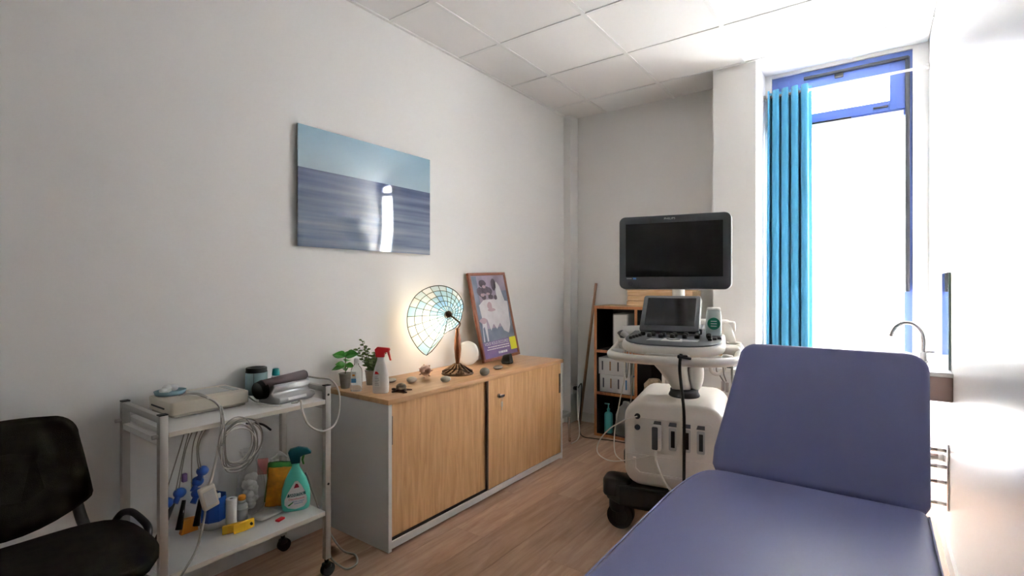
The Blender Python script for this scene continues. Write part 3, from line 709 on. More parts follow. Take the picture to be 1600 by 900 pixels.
# ECG patient cable bundle
t = thing('ecg_cable', 'bundle of grey ECG leads hanging over the trolley edge', 'cable', (-1.93, .84, UZ))
def E(p): return (p[0] + 1.93, p[1] - .84, p[2] - UZ)
random.seed(21)
for k in range(8):
    j = lambda s=.005: random.uniform(-s, s)
    cy, cz, ry, rz_ = .895 + j(.012), .665 + j(.012), .058 + .005 * (k % 4), .070 + .010 * (k % 3)
    pts = [(-2.14 + j(.01), .800 + .006 * k, .824), (-2.07, .815 + .004 * k, .831 + .002 * (k % 3)), (-1.985, .838 + j(), .828), (-1.900, .845 + j(), .806), (-1.879 + .0015 * k, .842 + j(), .735)]
    for q in range(1, 9 + k % 3):
        a = PI + 2 * PI * q / 9; pts.append((-1.877 + .0015 * k, cy + ry * math.cos(a), cz + rz_ * math.sin(a)))
    MB().tube([E(p) for p in pts], .0024, 6, 6).build('lead', CABLEG if k % 3 else CABLEW, t)
MB().tube([E(p) for p in [(-2.0, .842, .828), (-1.905, .843, .808), (-1.878, .838, .74), (-1.878, .825, .66), (-1.880, .808, .575), (-1.89, .80, .54)]], .0045, 8, 6).build('trunk_cable', CABLEW, t)
m = MB(); m.M = Matrix.Translation(E((-1.89, .800, .502))) @ Matrix.Rotation(math.radians(14), 4, 'X'); m.box(-.012, .012, -.026, .026, -.042, .040, .006); m.build('junction_box', BEIGE, t)
m = MB(); m.M = Matrix.Translation(E((-1.878, .800, .502))) @ Matrix.Rotation(math.radians(14), 4, 'X'); m.box(.0, .0015, -.018, .018, -.028, .026); m.build('junction_label', GREYL, t)
MB().tube([E(p) for p in [(-1.89, .79, .462), (-1.888, .783, .42), (-1.875, .755, .34), (-1.87, .71, .28), (-1.862, .655, .21), (-1.90, .615, .12), (-2.05, .60, .05), (-2.12, .62, .006)]], .004, 8, 6).build('mains_cable', CABLEG, t)
m = MB(); m.tube([E(p) for p in [(-1.890, .93, .73), (-1.885, .985, .715), (-1.883, 1.02, .685)]], .004, 8, 6); m.build('connector', CABLEK, t)
# hanging limb electrodes
t = thing('ecg_electrodes', 'cluster of blue suction electrodes with black clamps on leads', 'electrodes', (-2.10, .80, .50))
def Q(p): return (p[0] + 2.10, p[1] - .80, p[2] - .50)
for p in [(-2.10, .868, .527), (-2.10, .850, .492), (-2.10, .790, .468), (-2.08, .842, .455), (-2.10, .748, .445)]:
    m = MB(); m.sphere(Q(p), .019, .022, .019); m.cyl(Q((p[0], p[1], p[2])), Q((p[0] + .01, p[1] - .02, p[2] - .030)), .009, .011, 10); m.build('suction_bulb', BULB, t)
for a, b_ in [((-2.10, .77, .44), (-2.06, .70, .33)), ((-2.09, .80, .44), (-2.07, .775, .345)), ((-2.07, .85, .44), (-2.05, .825, .345))]:
    m = MB(); m.tube([Q(a), Q(b_)], .010, 8, 1, rad=lambda s: .7 + .5 * s); m.build('limb_clamp', BLACKP, t)
m = MB()
for k, yy in enumerate((.74, .775, .785, .83, .86, .87)): m.tube([Q((-2.06 + .01 * k, .80 + .012 * k, .735)), Q((-2.08, (.80 + yy) / 2 + .01, .63)), Q((-2.10, yy, .47 + .03 * (k > 3)))], .0022, 6, 5)
m.build('lead', CABLEG, t)
m = MB(); m.box(*[Q((-2.10, .800, .515))[0] + v for v in (-.008, .008)], *[Q((0, .805, 0))[1] + v for v in (-.008, .008)], .005, .035, .002); m.build('lead_plug', mat('plug_violet', (.25, .15, .4), .5), t)
# things on the lower shelf
o = MB().prism([(-.03, 0), (.03, 0), (.026, .05), (-.02, .055)], -.012, .012, .002, axis='x').build('orange_clip', ORANGE); o.location = (-2.165, .845, LZ); tag(o, 'orange plastic clip behind the blue tub', 'clip')
t = thing('blue_tub', 'blue cardboard tub with silver base on the lower shelf', 'tub', (-2.140, .925, LZ))
MB().lathe([(.044, 0), (.046, .003), (.046, .028)], seg=28).build('base', STEEL, t); MB().lathe([(.047, .0282), (.047, .120), (.044, .120), (.043, .095), (.002, .092)], seg=8, smooth=False).build('sleeve', BLUET, t)
random.seed(9)
for k in range(5):
    o = MB().box(-.005, .005, -.014, .014, 0, .034 + .004 * (k % 3), .002).build('small_packet', [REDP, BLUET, GREYP, mat('packet_wine', (.25, .03, .06), .5), LABELW][k]); o.location = (-2.14 - .026 + .013 * k, .925, LZ + .0955)
    tag(o, ['red', 'blue', 'dark grey', 'wine-red', 'white'][k] + ' small packet in the top of the blue tub', 'packet')
t = thing('paper_roll', 'white paper roll standing upright beside the blue tub', 'paper roll', (-2.048, .950, LZ))
MB().lathe([(.019, 0), (.0195, .001), (.0195, .122), (.019, .123), (.007, .123), (.0065, .118)], seg=24).build('roll', PAPER, t); MB().lathe([(.0064, .117), (.006, .1225), (.002, .1180)], seg=12).build('core', mat('card_core', (.25, .20, .16), .8), t)
t = thing('small_bottle', 'small translucent bottle with orange and white cap', 'bottle', (-2.066, 1.000, LZ))
MB().lathe([(.020, 0), (.021, .003), (.021, .075), (.013, .086)], seg=20).build('body', FROST, t); MB().lathe([(.0135, .086), (.0135, .097)], seg=16).build('collar', LABELW, t); MB().lathe([(.014, .097), (.014, .112), (.012, .114)], seg=16).build('cap', ORANGE, t); MB().lathe([(.0213, .018), (.0213, .062)], seg=20).build('label', GREYL, t)
t = thing('yellow_clamp', 'yellow plastic limb clamp lying in front of the paper roll', 'clamp', (-2.010, .962, LZ), math.radians(-14))
MB().prism([(-.012, -.055), (-.002, -.058), (.004, -.02), (.0, .04), (-.008, .042)], .002, .034, .002).build('jaw', YELLOW, t)
MB().prism([(.006, -.02), (.016, -.022), (.012, .02), (-.004, .055), (-.012, .05)], .0, .036, .002).build('jaw', YELLOW, t)
MB().cyl((.0, .042, .02), (.012, .042, .02), .005).build('rivet', BLACKP, t)
random.seed(17)
t = thing('cotton_bag', 'clear plastic bag stuffed with white cotton balls', 'bag', (-2.150, 1.076, LZ))
m = MB(); sq_loft(m, [(.045, .004), (.060, .02), (.068, .06), (.066, .11), (.052, .16), (.034, .195), (.030, .215), (.044, .245), (.05, .262)], .74, .82, 28, 2.3)
for v in m.bm.verts: v.co += Vector((random.uniform(-.006, .006), random.uniform(-.006, .006), random.uniform(-.003, .003)))
m.build('bag_film', BAGM, t)
m = MB()
for k in range(60):
    a = random.uniform(0, 2 * PI); r = random.uniform(0, .018); zz = random.uniform(.024, .150); r *= 1 - .5 * max(0, zz - .11) / .06
    m.sphere((r * math.cos(a), r * math.sin(a) * 1.1, zz), .017, .017, .015, 10, 7, .06)
o = m.build('cotton_balls', COTTON); o.location = (-2.150, 1.076, LZ); o['kind'] = 'stuff'; tag(o, 'heap of cotton balls inside the clear bag', 'cotton')
o = MB().box(-.022, .022, -.004, .004, 0, .07, .003).build('pink_packet', mat('packet_pink', (.75, .28, .26), .5)); o.location = (-2.190, 1.150, LZ + .125); o.rotation_euler = (.0, 0, .9); tag(o, 'pink packet tucked behind the cotton bag', 'packet')
def crumple(m, amp, seed):
    random.seed(seed)
    for v in m.bm.verts: v.co += Vector((random.uniform(-amp, amp), random.uniform(-amp, amp), random.uniform(-amp, amp) * .6))
def packet(name, label, mm, dims, loc, rot, amp=.003, seed=1):
    m = MB(); nx, ny = 6, 8; g = [[None] * (ny + 1) for _ in range(nx + 1)]
    t = bmesh.new(); bmesh.ops.create_cube(t, size=1); bmesh.ops.subdivide_edges(t, edges=list(t.edges), cuts=4, use_grid_fill=True)
    for v in t.verts:
        e_ = (1 - (2 * v.co.x) ** 4) * .6 + .4; f_ = (1 - (2 * v.co.y) ** 4) * .6 + .4
        v.co = Vector((v.co.x * dims[0], v.co.y * dims[1], v.co.z * dims[2] * e_ * f_ + dims[2] / 2))
    m.merge(t, True); crumple(m, amp, seed); o = m.build(name, mm); o.location = loc; o.rotation_euler = rot; return tag(o, label, 'packet')
packet('foil_packet', 'flat silver-white packet with red corner on the lower shelf', PACK, (.070, .095, .022), (-2.040, 1.088, LZ + .003), (0, 0, .15), .002, 2)
o = MB().box(0, .020, 0, .034, 0, .008, .002).build('red_sachet', REDP); o.location = (-1.972, 1.085, LZ + .001); o.rotation_euler = (0, 0, .3); tag(o, 'small red sachet end beside the silver packet', 'packet')
packet('amber_packet', 'amber-brown plastic refill pack standing behind the spray bottle', AMBER, (.095, .155, .030), (-2.108, 1.178, LZ + .085), (math.radians(80), .1, math.radians(62)), .003, 3)
packet('green_packet', 'green printed packet behind the amber pack', GREENP, (.10, .16, .024), (-2.147, 1.200, LZ + .090), (math.radians(80), .1, math.radians(62)), .003, 4)
packet('dark_green_packet', 'dark green packet between the green packet and the wall', mat('pack_dark_green', (.02, .10, .05), .5, var=.6, vscale=14), (.09, .15, .02), (-2.185, 1.220, LZ + .085), (math.radians(80), .1, math.radians(62)), .003, 6)
m = MB(); random.seed(31)
for k in range(4): m.tube([(random.uniform(-.02, .02), -.03 + .01 * k, .0), (0, 0, .018 + .005 * k), (random.uniform(-.02, .02), .035, .0)], .004, 6, 4)
o = m.build('tied_strap', LABELW); o.location = (-2.147, 1.200, LZ + .188); tag(o, 'white plastic strap tied on top of the packets', 'strap')
# mint spray bottle
t = thing('disinfectant_spray', 'mint-green disinfectant spray bottle with dark teal trigger', 'spray bottle', (-2.018, 1.203, LZ), math.radians(58))
bprof = [(.050, 0), (.054, .004), (.0575, .03), (.058, .055), (.054, .090), (.042, .130), (.027, .160), (.018, .176), (.0150, .184), (.0150, .196)]
m = MB(); sq_loft(m, bprof, 1, .52, 32, 2.3); m.build('body', MINT, t)
def brx(z):
    for (ra, za), (rb, zb) in zip(bprof[:-1], bprof[1:]):
        if za <= z <= zb: return ra + (rb - ra) * (z - za) / max(zb - za, 1e-6)
    return bprof[-1][0]
def wrap(bm_, eps):
    for v in bm_.verts:
        u, z = v.co.x, v.co.y; r = brx(z); k = max(0.0, 1 - min(abs(u) / r, .999) ** 2.3) ** (1 / 2.3)
        v.co = Vector((u, -.52 * r * k - eps, z))
def wrap_poly(name, pts, mm, eps):
    tb = bmesh.new(); n = 9
    cx = sum(p[0] for p in pts) / len(pts); cz = sum(p[1] for p in pts) / len(pts)
    prev = None
    for k in range(n + 1):
        s = k / n; ring = [tb.verts.new((cx + (p[0] - cx) * max(s, .001), cz + (p[1] - cz) * max(s, .001), 0)) for p in pts]
        if prev:
            for i in range(len(pts)): j = (i + 1) % len(pts); tb.faces.new((prev[i], prev[j], ring[j], ring[i]))
        prev = ring
    wrap(tb, eps); mb = MB(); mb.merge(tb, True); return mb.build(name, mm, t)
lab = [(-.030, .016), (.0, .010), (.032, .016), (.044, .032), (.043, .055), (.035, .082), (.022, .108), (.008, .126), (-.003, .126), (-.014, .108), (-.032, .078), (-.044, .050), (-.044, .030)]
def dens(p, k=4): return [(a[0] + (b_[0] - a[0]) * i / k, a[1] + (b_[1] - a[1]) * i / k) for a, b_ in zip(p, p[1:] + p[:1]) for i in range(k)]
wrap_poly('label', dens(lab), LABELW, .0006)
wrap_poly('label_band', dens([(-.034, .062), (.040, .066), (.038, .079), (-.030, .075)], 6), INKD, .0010)
wrap_poly('label_mark', dens([(-.008, .098), (.014, .100), (.008, .114), (0, .116)], 4), INKR, .0010)
def wtext(body, size, cx, cz, wd, mm, tilt=.05):
    tb = text_bm(body, size, wd); bmesh.ops.subdivide_edges(tb, edges=[e for e in tb.edges if e.calc_length() > .008], cuts=2)
    for v in tb.verts: v.co = Vector((v.co.x + cx, v.co.y + cz + v.co.x * tilt, 0))
    wrap(tb, .0014); mb = MB(); mb.merge(tb); mb.build('label_text', mm, t)
wtext('SANYTOL', .016, .004, .0705, .058, LABELW); wtext('Désinfectant', .012, .003, .054, .062, INKR); wtext('Multi-usages', .009, .010, .043, .046, INKB)
wrap_poly('label_line', dens([(-.006, .032), (.028, .034), (.028, .036), (-.006, .034)], 6), INKB, .0010)
wrap_poly('label_sprig', dens([(-.032, .028), (-.012, .042), (-.008, .040), (-.026, .025)], 3), GREENP, .0010)
m = MB(); m.prism([(-.018, .196), (.017, .196), (.018, .222), (.030, .228), (.060, .232), (.062, .240), (.045, .256), (.010, .264), (-.022, .258), (-.030, .244)], -.014, .014, .005, axis='y', smooth=True); m.build('trigger_head', TEALD, t)
m = MB(); m.prism([(.026, .226), (.036, .230), (.030, .205), (.034, .188), (.027, .188), (.022, .208)], -.007, .007, .002, axis='y'); m.build('trigger', GREENP, t)

# ------------------------------------------------------------------ black chair
t = thing('visitor_chair', 'black fabric visitor chair standing against the white wall', 'chair', (-1.85, .34, 0))
def Cc(): m = MB(); m.M = Matrix.Translation((1.85, -.34, 0)); return m
m = Cc(); rings = []
def sell(cx, cy, a, b_, n=40, p=3.2):
    out = []
    for i in range(n):
        th = 2 * PI * i / n; c, s = math.cos(th), math.sin(th); k = (abs(c) ** p + abs(s) ** p) ** (-1 / p); out.append((cx + a * c * k, cy + b_ * s * k))
    return out
for zz, f in ((.425, .90), (.432, .97), (.445, 1.0), (.462, 1.0), (.474, .96), (.480, .86), (.482, .5)):
    rings.append([(x_, y_, zz + .012 * ((y_ - .34) / .25) ** 2 * (1 if f < 2 else 0)) for x_, y_ in sell(-1.835, .345, .240 * f, .255 * f)])
m.loft(rings); m.build('seat', FABRIC, t)
m = Cc(); m.box(-2.03, -1.64, .15, .54, .405, .425, .006); m.build('seat_pan', BLACKP, t)
bo = []          # outline (y, z) of the backrest, flared towards its lower corners
for k in range(8): a = math.radians(90 * k / 7); bo.append((.445 + .065 * math.sin(a) , .745 + .070 * math.cos(a)))
bo += [(.520, .680), (.530, .610), (.536, .560), (.532, .546), (.520, .536)]
bo += [(.325 + .195 * u, .475 + .061 * u * u) for u in (.8, .6, .4, .2, 0)]
bo = bo + [(.65 - y_, z_) for y_, z_ in bo[-2::-1]]
bo = bo + [(.325 + .12 * u, .8155 + .007 * (1 - u * u)) for u in (-.6, -.2, .2, .6)]
m = Cc(); rings = []
for xo, f in ((.0, .95), (.008, .99), (.022, 1.0), (.036, .975), (.042, .90), (.044, .4)):
    rings.append([(-2.165 + xo - (z_ - .66) * .22 + .35 * (y_ - .325) ** 2, .325 + (y_ - .325) * f, .655 + (z_ - .655) * f) for y_, z_ in bo])
m.loft(rings); m.build('backrest', FABRIC, t)
for sy in (.115, .555):
    s_ = 1 if sy > .3 else -1
    yb = .325 + s_ * .175
    m = Cc(); m.tube([(-2.150, yb, .60), (-2.125, yb, .52), (-2.090, yb + .01 * s_, .455), (-2.05, yb + .02 * s_, .420), (-1.95, yb + .025 * s_, .414)], .0155, 10, 6); m.build('back_post', BLACKP, t)
    m = Cc(); m.tube([(-1.70, sy - .02 * s_, .405), (-1.66, sy, .395), (-1.635, sy + .005 * s_, .36), (-1.60, sy + .012 * s_, .001)], .0135, 10, 5); m.build('leg', BLACKP, t)
    m = Cc(); m.tube([(-1.96, sy - .02 * s_, .405), (-2.02, sy, .395), (-2.06, sy + .005 * s_, .34), (-2.152, sy + .012 * s_, .004)], .0135, 10, 5); m.build('leg', BLACKP, t)
m = Cc(); m.tube([(-2.10, .585, .425), (-2.105, .612, .455), (-2.04, .622, .474), (-1.95, .622, .474), (-1.895, .622, .462), (-1.875, .612, .435), (-1.88, .585, .42)], .011, 8, 6); m.build('side_bracket', BLACKP, t)

# ------------------------------------------------------------------ ultrasound machine
UR = math.radians(11)
t = thing('ultrasound_machine', 'ivory ultrasound machine with black monitor on casters', 'medical machine', (-.845, 2.66, 0), UR)
# chassis and casters
m = MB(); m.prism(rrect(-.27, .27, -.20, .30, .06), .10, .235, .02, smooth=True); m.build('chassis', BLACKP, t)
for sx in (-1, 1):
    for sy, yy in ((-1, -.185), (1, .30)):
        fx = sx * .275
        ft = MB().prism(rrect(fx - .072, fx + .072, yy - .07, yy + .07, .04, 4), .168, .258, .014, smooth=True).build('foot', BLACKP, t)
        c = MB(); c.cyl((fx, yy, .160), (fx, yy, .1675), .050, seg=24); c.build('brake_ring', CHROME, ft)
        c = MB(); c.lathe([(.048, .159), (.048, .10), (.040, .085), (.02, .08)], (fx, yy, 0), 24); cs = c.build('caster', BLACKP, t)
        MB().cyl((fx + .012, yy - .030, .065), (fx + .012, yy + .030, .065), .065, seg=32).build('wheel', BLACKR, cs)
        MB().cyl((fx + .012, yy - .033, .065), (fx + .012, yy - .0305, .065), .04, seg=24).build('hub_cap', BLACKP, cs)
m = MB(); m.prism([(-.25, -.15), (-.33, -.21), (-.25, -.27), (.25, -.27), (.33, -.21), (.25, -.15)], .14, .24, .012); m.build('front_bumper', BLACKP, t)
# body: rounded front plate extruded in depth
poly = rrect(-.235, .235, .245, .665, .085, 6)
m = MB(); m.prism(poly, -.235, .30, .022, axis='y', smooth=True, seg=3); body = m.build('body', CREAM, t)
m = MB(); m.prism(rrect(-.185, .185, .415, .585, .02, 4), -.2375, -.2352, .001, axis='y'); m.build('port_panel', CREAM, body)
m = MB(); m.box(-.225, .225, -.2385, -.2346, .397, .401); m.build('panel_seam', CREAM, body)
m = MB()
m.prism([(-.19, .385), (-.19, .325), (-.165, .302), (.165, .302), (.19, .325), (.19, .385), (.175, .385), (.175, .332), (.155, .315), (-.155, .315), (-.175, .332), (-.175, .385)], -.246, -.234, .002, axis='y'); m.build('cable_tray_lip', CREAM, body)
for k, xx in enumerate((-.072, .000, .064, .128)):
    m = MB(); m.prism(rrect(xx - .018, xx + .018, .440, .550, .008, 3), -.2405, -.2372, .001, axis='y'); pt = m.build('transducer_port', GREYL, t if False else body)
    m = MB(); m.box(xx - .008, xx + .010, -.2415, -.2406, .455, .535); m.build('port_socket', BLACKP, body)
    m = MB(); m.prism([(xx - .020, .556), (xx + .018, .556), (xx + .018, .575), (xx - .014, .575)], -.2395, -.2374, axis='y'); m.build('port_latch', GREYP, body)
for zz in (.590, .535):
    m = MB(); m.cyl((-.168, -.2372, zz), (-.168, -.243, zz), .014, seg=18); m.cyl((-.168, -.243, zz), (-.168, -.2435, zz), .008, seg=14); m.build('round_port', DGREY, body)
m = MB(); m.prism(rrect(-.095, -.050, .440, .560, .008, 3), -.275, -.2416, .003, axis='y'); cn = m.build('transducer_plug', CREAM, t); m = MB(); m.prism(rrect(-.092, -.064, .445, .555, .006, 3), -.2775, -.2752, axis='y'); m.build('plug_face', GREYP, cn)
# column
m = MB(); m.lathe([(.075, .6655), (.078, .672), (.070, .690), (.070, .702), (.05, .705)], (.03, -.02, 0), 28); m.build('swivel_ring', BLACKP, t)
m = MB(); R0 = lambda cx, cy, a, b_, z: [(x_, y_, z) for x_, y_ in rrect(cx - a, cx + a, cy - b_, cy + b_, min(a, b_) * .5, 4)]
m.loft([R0(.02, -.02, .045, .045, .700), R0(.005, -.03, .052, .05, .74), R0(-.02, -.05, .068, .06, .80), R0(-.045, -.07, .10, .08, .87), R0(-.05, -.08, .125, .10, .90)]); m.build('column', CREAM, t)
m = MB(); m.sphere((.085, .0, .785), .040, .05, .095, 20, 14); m.build('column_cover', WHITEP, t)
# control deck
def deck(s, y_off=0):
    pts = []
    for k in range(13):
        a = PI + PI * k / 12; pts.append((.265 * s * (abs(math.cos(a)) ** .62) * (1 if math.cos(a) > 0 else -1), -.17 + .185 * s * math.sin(a) * 1.0))
    pts += [(.255 * s, .05), (.20 * s, .13), (-.20 * s, .13), (-.255 * s, .05)]
    return [(x_ - .01, y_) for x_, y_ in pts]
m = MB(); m.prism(deck(.92), .905, .953, .016, smooth=True, seg=3); dk = m.build('control_deck', CREAM, t)
m = MB(); m.prism(deck(.86), .9532, .960, .003, smooth=True); m.build('deck_surface', GREYP, dk)
# front handle ring
hp = [(x_ * 1.13 + .0, y_ * 1.12 + .02, .892 + .012 * (1 if y_ > -.1 else 0)) for x_, y_ in deck(1.0)[:13]]
hp = [(-.300, .10, .925), (-.312, .0, .915)] + hp + [(.295, .0, .915), (.285, .10, .925)]
m = MB(); m.tube(hp, .021, 12, 5); m.build('handle', CREAM, t)
for sx in (-1, 1):
    m = MB(); m.box(sx * .255 - .045, sx * .255 + .045, -.09, .10, .895, .935, .016, 3); m.build('handle_bracket', CREAM, t)
for xx in (-.272, .245):
    m = MB(); m.M = Matrix.Translation((xx, -.245 if xx > 0 else -.225, .893)) @ Matrix.Rotation(.75 if xx > 0 else -.8, 4, 'Z'); m.box(-.018, .018, -.026, .026, -.026, .026, .010, 3); m.build('handle_joint', WHITEP, t)
m = MB(); m.prism([(-.11, -.345), (.09, -.345), (.085, -.325), (-.10, -.325)], .9165, .9195); m.build('deck_tray', WHITEP, dk)
# knobs, trackball
random.seed(2)
for r_, (y_, n, x0, x1) in enumerate(((-.105, 7, -.165, .155), (-.145, 6, -.125, .16))):
    for k in range(n):
        xx = x0 + (x1 - x0) * k / (n - 1); MB().lathe([(.0125, .960), (.0125, .972), (.0100, .979), (.002, .9795)], (xx, y_ - .01 * math.sin(k), 0), 12).build('knob', BLACKP, dk)
for xx, y_ in ((.165, -.18), (.205, -.135), (.185, -.155)): MB().box(xx - .009, xx + .009, y_ - .007, y_ + .007, .9602, .970, .002).build('key', BLACKP, dk)
for k in range(4): MB().lathe([(.010, .960), (.0085, .972), (.002, .973)], (-.205 + .010 * k, -.215 + .026 * k, 0), 10).build('slider_key', BLACKP, dk)
m = MB(); m.prism([(-.125, -.235), (.11, -.235), (.12, -.195), (-.11, -.190)], .9602, .9625); m.build('trackball_panel', GREYL, dk)
m = MB(); m.prism([(-.055, -.242), (.045, -.242), (.040, -.186), (-.045, -.184)], .9602, .9645); tb = m.build('trackball_plate', WHITEP, dk)
MB().tube([(-.030 + .06 * k / 8, -.208 - .016 * math.sin(PI * k / 8), .966) for k in range(9)], .0025, 6, 2).build('trackball_ring', GREYP, tb)
# touch screen
m = MB(); m.prism([(-.045, .962), (.10, .962), (.10, .99), (-.045, .990)], -.15, .12, .004, axis='x'); m.build('deck_riser', GREYP, dk)
Mt = Matrix.Translation((-.042, -.085, 1.006)) @ Matrix.Rotation(math.radians(48), 4, 'X')
def TS(): m = MB(); m.M = Mt; return m
m = TS(); m.prism(rrect(-.148, .148, .0, .240, .014, 4), -.020, .0, .003, smooth=True); ts = m.build('touch_panel', GREYP, t)
m = TS(); m.prism(rrect(-.150, .152, -.002, .242, .016, 4), -.028, -.0205, .002, smooth=True); m.build('touch_panel_back', WHITEP, ts)
m = TS(); m.box(-.125, .125, .035, .222, .0002, .001); m.build('touch_screen', SCREEN, ts)
dk.matrix_local = Matrix.Translation((0, -.34, .905)) @ Matrix.Rotation(math.radians(5.5), 4, 'X') @ Matrix.Translation((0, .34, -.905))
# monitor
MM = Matrix.Translation((-.005, -.175, 1.405))
def MO(): m = MB(); m.M = MM; return m
m = MO(); m.prism(rrect(-.264, .264, -.183, .183, .030, 6), -.020, .006, .004, axis='y', smooth=True); mo = m.build('monitor_bezel', mat('bezel_grey', (.095, .102, .11), .5), t)
m = MO(); m.prism(rrect(-.267, .267, -.186, .186, .033, 6), .0065, .040, .008, axis='y', smooth=True); m.build('monitor_back', WHITEP, t)
m = MO(); m.box(-.230, .228, -.0208, -.0202, -.122, .146); m.build('screen', SCREEN, mo)
TXM = Matrix(((1, 0, 0, 0), (0, 0, -1, 0), (0, 1, 0, 0), (0, 0, 0, 1)))
text_obj('maker_name', 'PHILIPS', .014, LABELW, mo, MM @ Matrix.Translation((-.015, -.0206, .1655)) @ TXM, .052)
m = MO(); m.box(-.226, -.200, -.0208, -.0202, -.1325, -.1285); m.build('monitor_mark', GREYL, mo)
m = MO(); m.box(-.194, -.178, -.0208, -.0202, -.135, -.126); m.build('monitor_badge', mat('badge_blue', (.15, .35, .75), .5), mo)
for xx in (-.205, .197):
    m = MO(); m.cyl((xx, -.0225, -.156), (xx, -.0202, -.156), .014, seg=20); m.build('speaker_dial', GREYP, mo)
m = MB(); m.tube([(-.02, .15, .93), (-.02, .17, 1.10), (-.02, .15, 1.25), (-.02, .0, 1.38), (-.02, -.13, 1.40)], .034, 12, 5); m.build('monitor_arm', CREAM, t)
# gel bottle holder etc
for k, (xx, yy) in enumerate(((-.262, .03), (-.235, .075), (-.285, -.02), (-.245, -.055))):
    m = MB(); m.lathe([(.030, .934), (.034, .955), (.029, .955), (.024, .937)], (xx, yy, 0), 20); m.build('probe_holder', CREAM, t)
    m = MB(); m.tube([(xx, yy, .90), (xx - .005, yy, .955), (xx - .02 - .02 * (k % 2), yy + .01, .985)], .016, 10, 5, rad=lambda s: .5 + .7 * s); m.build('probe_head', [GREYL, WHITEP, GREYP, GREYL][k], t)
m = MB(); m.lathe([(.030, .925), (.037, .944), (.032, .944), (.027, .930)], (.265, .09, 0), 20); m.build('probe_holder', CREAM, t)
m = MB(); m.cyl((.250, .13, .93), (.225, .19, 1.02), .028); m.box(.14, .27, .17, .25, .985, 1.045, .012); m.build('rear_housing', CREAM, t)
m = MB(); m.tube([(-.30, .03, .985), (-.12, .05, .995)], .030, 16, 1); m.build('side_housing', WHITEP, t)
# cables on the machine
for pts, r, mm, nm in [
    ([(.055, -.385, .930), (.05, -.39, .86), (.052, -.30, .72), (.055, -.262, .62), (.055, -.262, .40), (.055, -.27, .25), (.06, -.29, .2)], .0075, CABLEK, 'black_cable'),
    ([(-.075, -.265, .44), (-.07, -.270, .38), (-.03, -.285, .30), (.03, -.30, .24)], .0055, CABLEW, 'plug_cable'),
    ([(-.168, -.245, .59), (-.22, -.28, .575), (-.30, -.28, .52), (-.36, -.26, .44), (-.365, -.25, .38), (-.30, -.26, .355), (-.20, -.262, .375), (-.08, -.28, .42)], .003, CABLEW, 'lead_cable'),
    ([(-.285, -.02, .90), (-.275, -.05, .75), (-.30, -.06, .60), (-.315, -.10, .46), (-.29, -.20, .38), (-.24, -.25, .36)], .003, CABLEW, 'probe_cable'),
    ([(-.245, .0, .90), (-.235, -.02, .74), (-.25, -.04, .55), (-.27, -.06, .40)], .003, CABLEG, 'probe_cable'),
    ([(-.265, -.06, .90), (-.262, -.07, .80), (-.258, -.07, .745), (-.250, -.07, .80), (-.248, -.06, .90)], .003, CABLEG, 'probe_cable'),
    ([(.262, -.16, .88), (.265, -.18, .78), (.29, -.19, .66), (.33, -.20, .50), (.34, -.20, .40)], .006, CABLEG, 'probe_cable'),
    ([(.300, .06, .90), (.305, .06, .80), (.30, .05, .74), (.27, .03, .70), (.25, .02, .672)], .0045, mat('cable_yellow', (.50, .46, .12), .5), 'ground_cable'),
    ([(.20, -.22, .878), (.195, -.215, .84), (.21, -.21, .815), (.225, -.21, .79)], .0028, CABLEG, 'hook_cable'),
    ([(.215, -.22, .878), (.225, -.215, .85), (.228, -.21, .82), (.238, -.21, .79)], .0028, CABLEG, 'hook_cable')]:
    MB().tube(pts, r, 8, 6).build(nm, mm, t)
m = MB(); m.box(.216, .232, -.218, -.204, .745, .79, .003); m.box(.234, .249, -.218, -.204, .74, .785, .003); m.build('cable_plug', mat('plug_clear', (.55, .50, .47), .3), t)
m = MB(); m.tube([(.17, -.25, .865), (.175, -.235, .835), (.20, -.215, .822), (.225, -.20, .84), (.235, -.20, .87)], .009, 10, 5); m.build('cable_hook', CREAM, t)
m = MB(); m.box(.04, .085, -.40, -.385, .910, .926, .004); m.tube([(.05, -.40, .918), (.10, -.395, .912)], .006, 8, 2); m.build('cable_clip', BLACKP, t)
t2 = thing('gel_bottle', 'white bottle with round green label standing on the control deck', 'bottle', (-.662, 2.634, .990), UR)
m = MB(); sq_loft(m, [(.032, 0), (.036, .004), (.037, .03), (.036, .10), (.033, .122), (.031, .126)], 1, .62, 24, 3.2); m.build('body', mat('bottle_mint_clear', (.70, .80, .77), .25), t2)
m = MB(); m.prism(corner(0.002, .060, .030, 0, 360, 20)[:-1], -.0255, -.0215, axis='y'); m.build('label', GREENL, t2)
m = MB()
for k in range(3): m.box(-.012, .016, -.0262, -.0254, .046 + .012 * k, .050 + .012 * k)
m.build('label_text', LABELW, t2)
m = MB(); sq_loft(m, [(.0315, .1262), (.032, .130), (.031, .138), (.022, .140)], 1, .62, 24, 3.2); m.build('cap', LABELW, t2)
o = MB().tube([(0, 0, 0), (.012, .01, .006), (.02, .03, .004), (.03, .02, .01)], .007, 8, 4).build('coloured_clip', GREENP); o.location = (-.592, 2.655, .672); tag(o, 'green and yellow clip lying on top of the machine body', 'clip')
m = MB(); m.box(0, .016, 0, .016, 0, .014, .003); o = m.build('yellow_clip', YELLOW); o.location = (-.585, 2.63, .667); tag(o, 'tiny yellow clip on top of the machine body', 'clip')

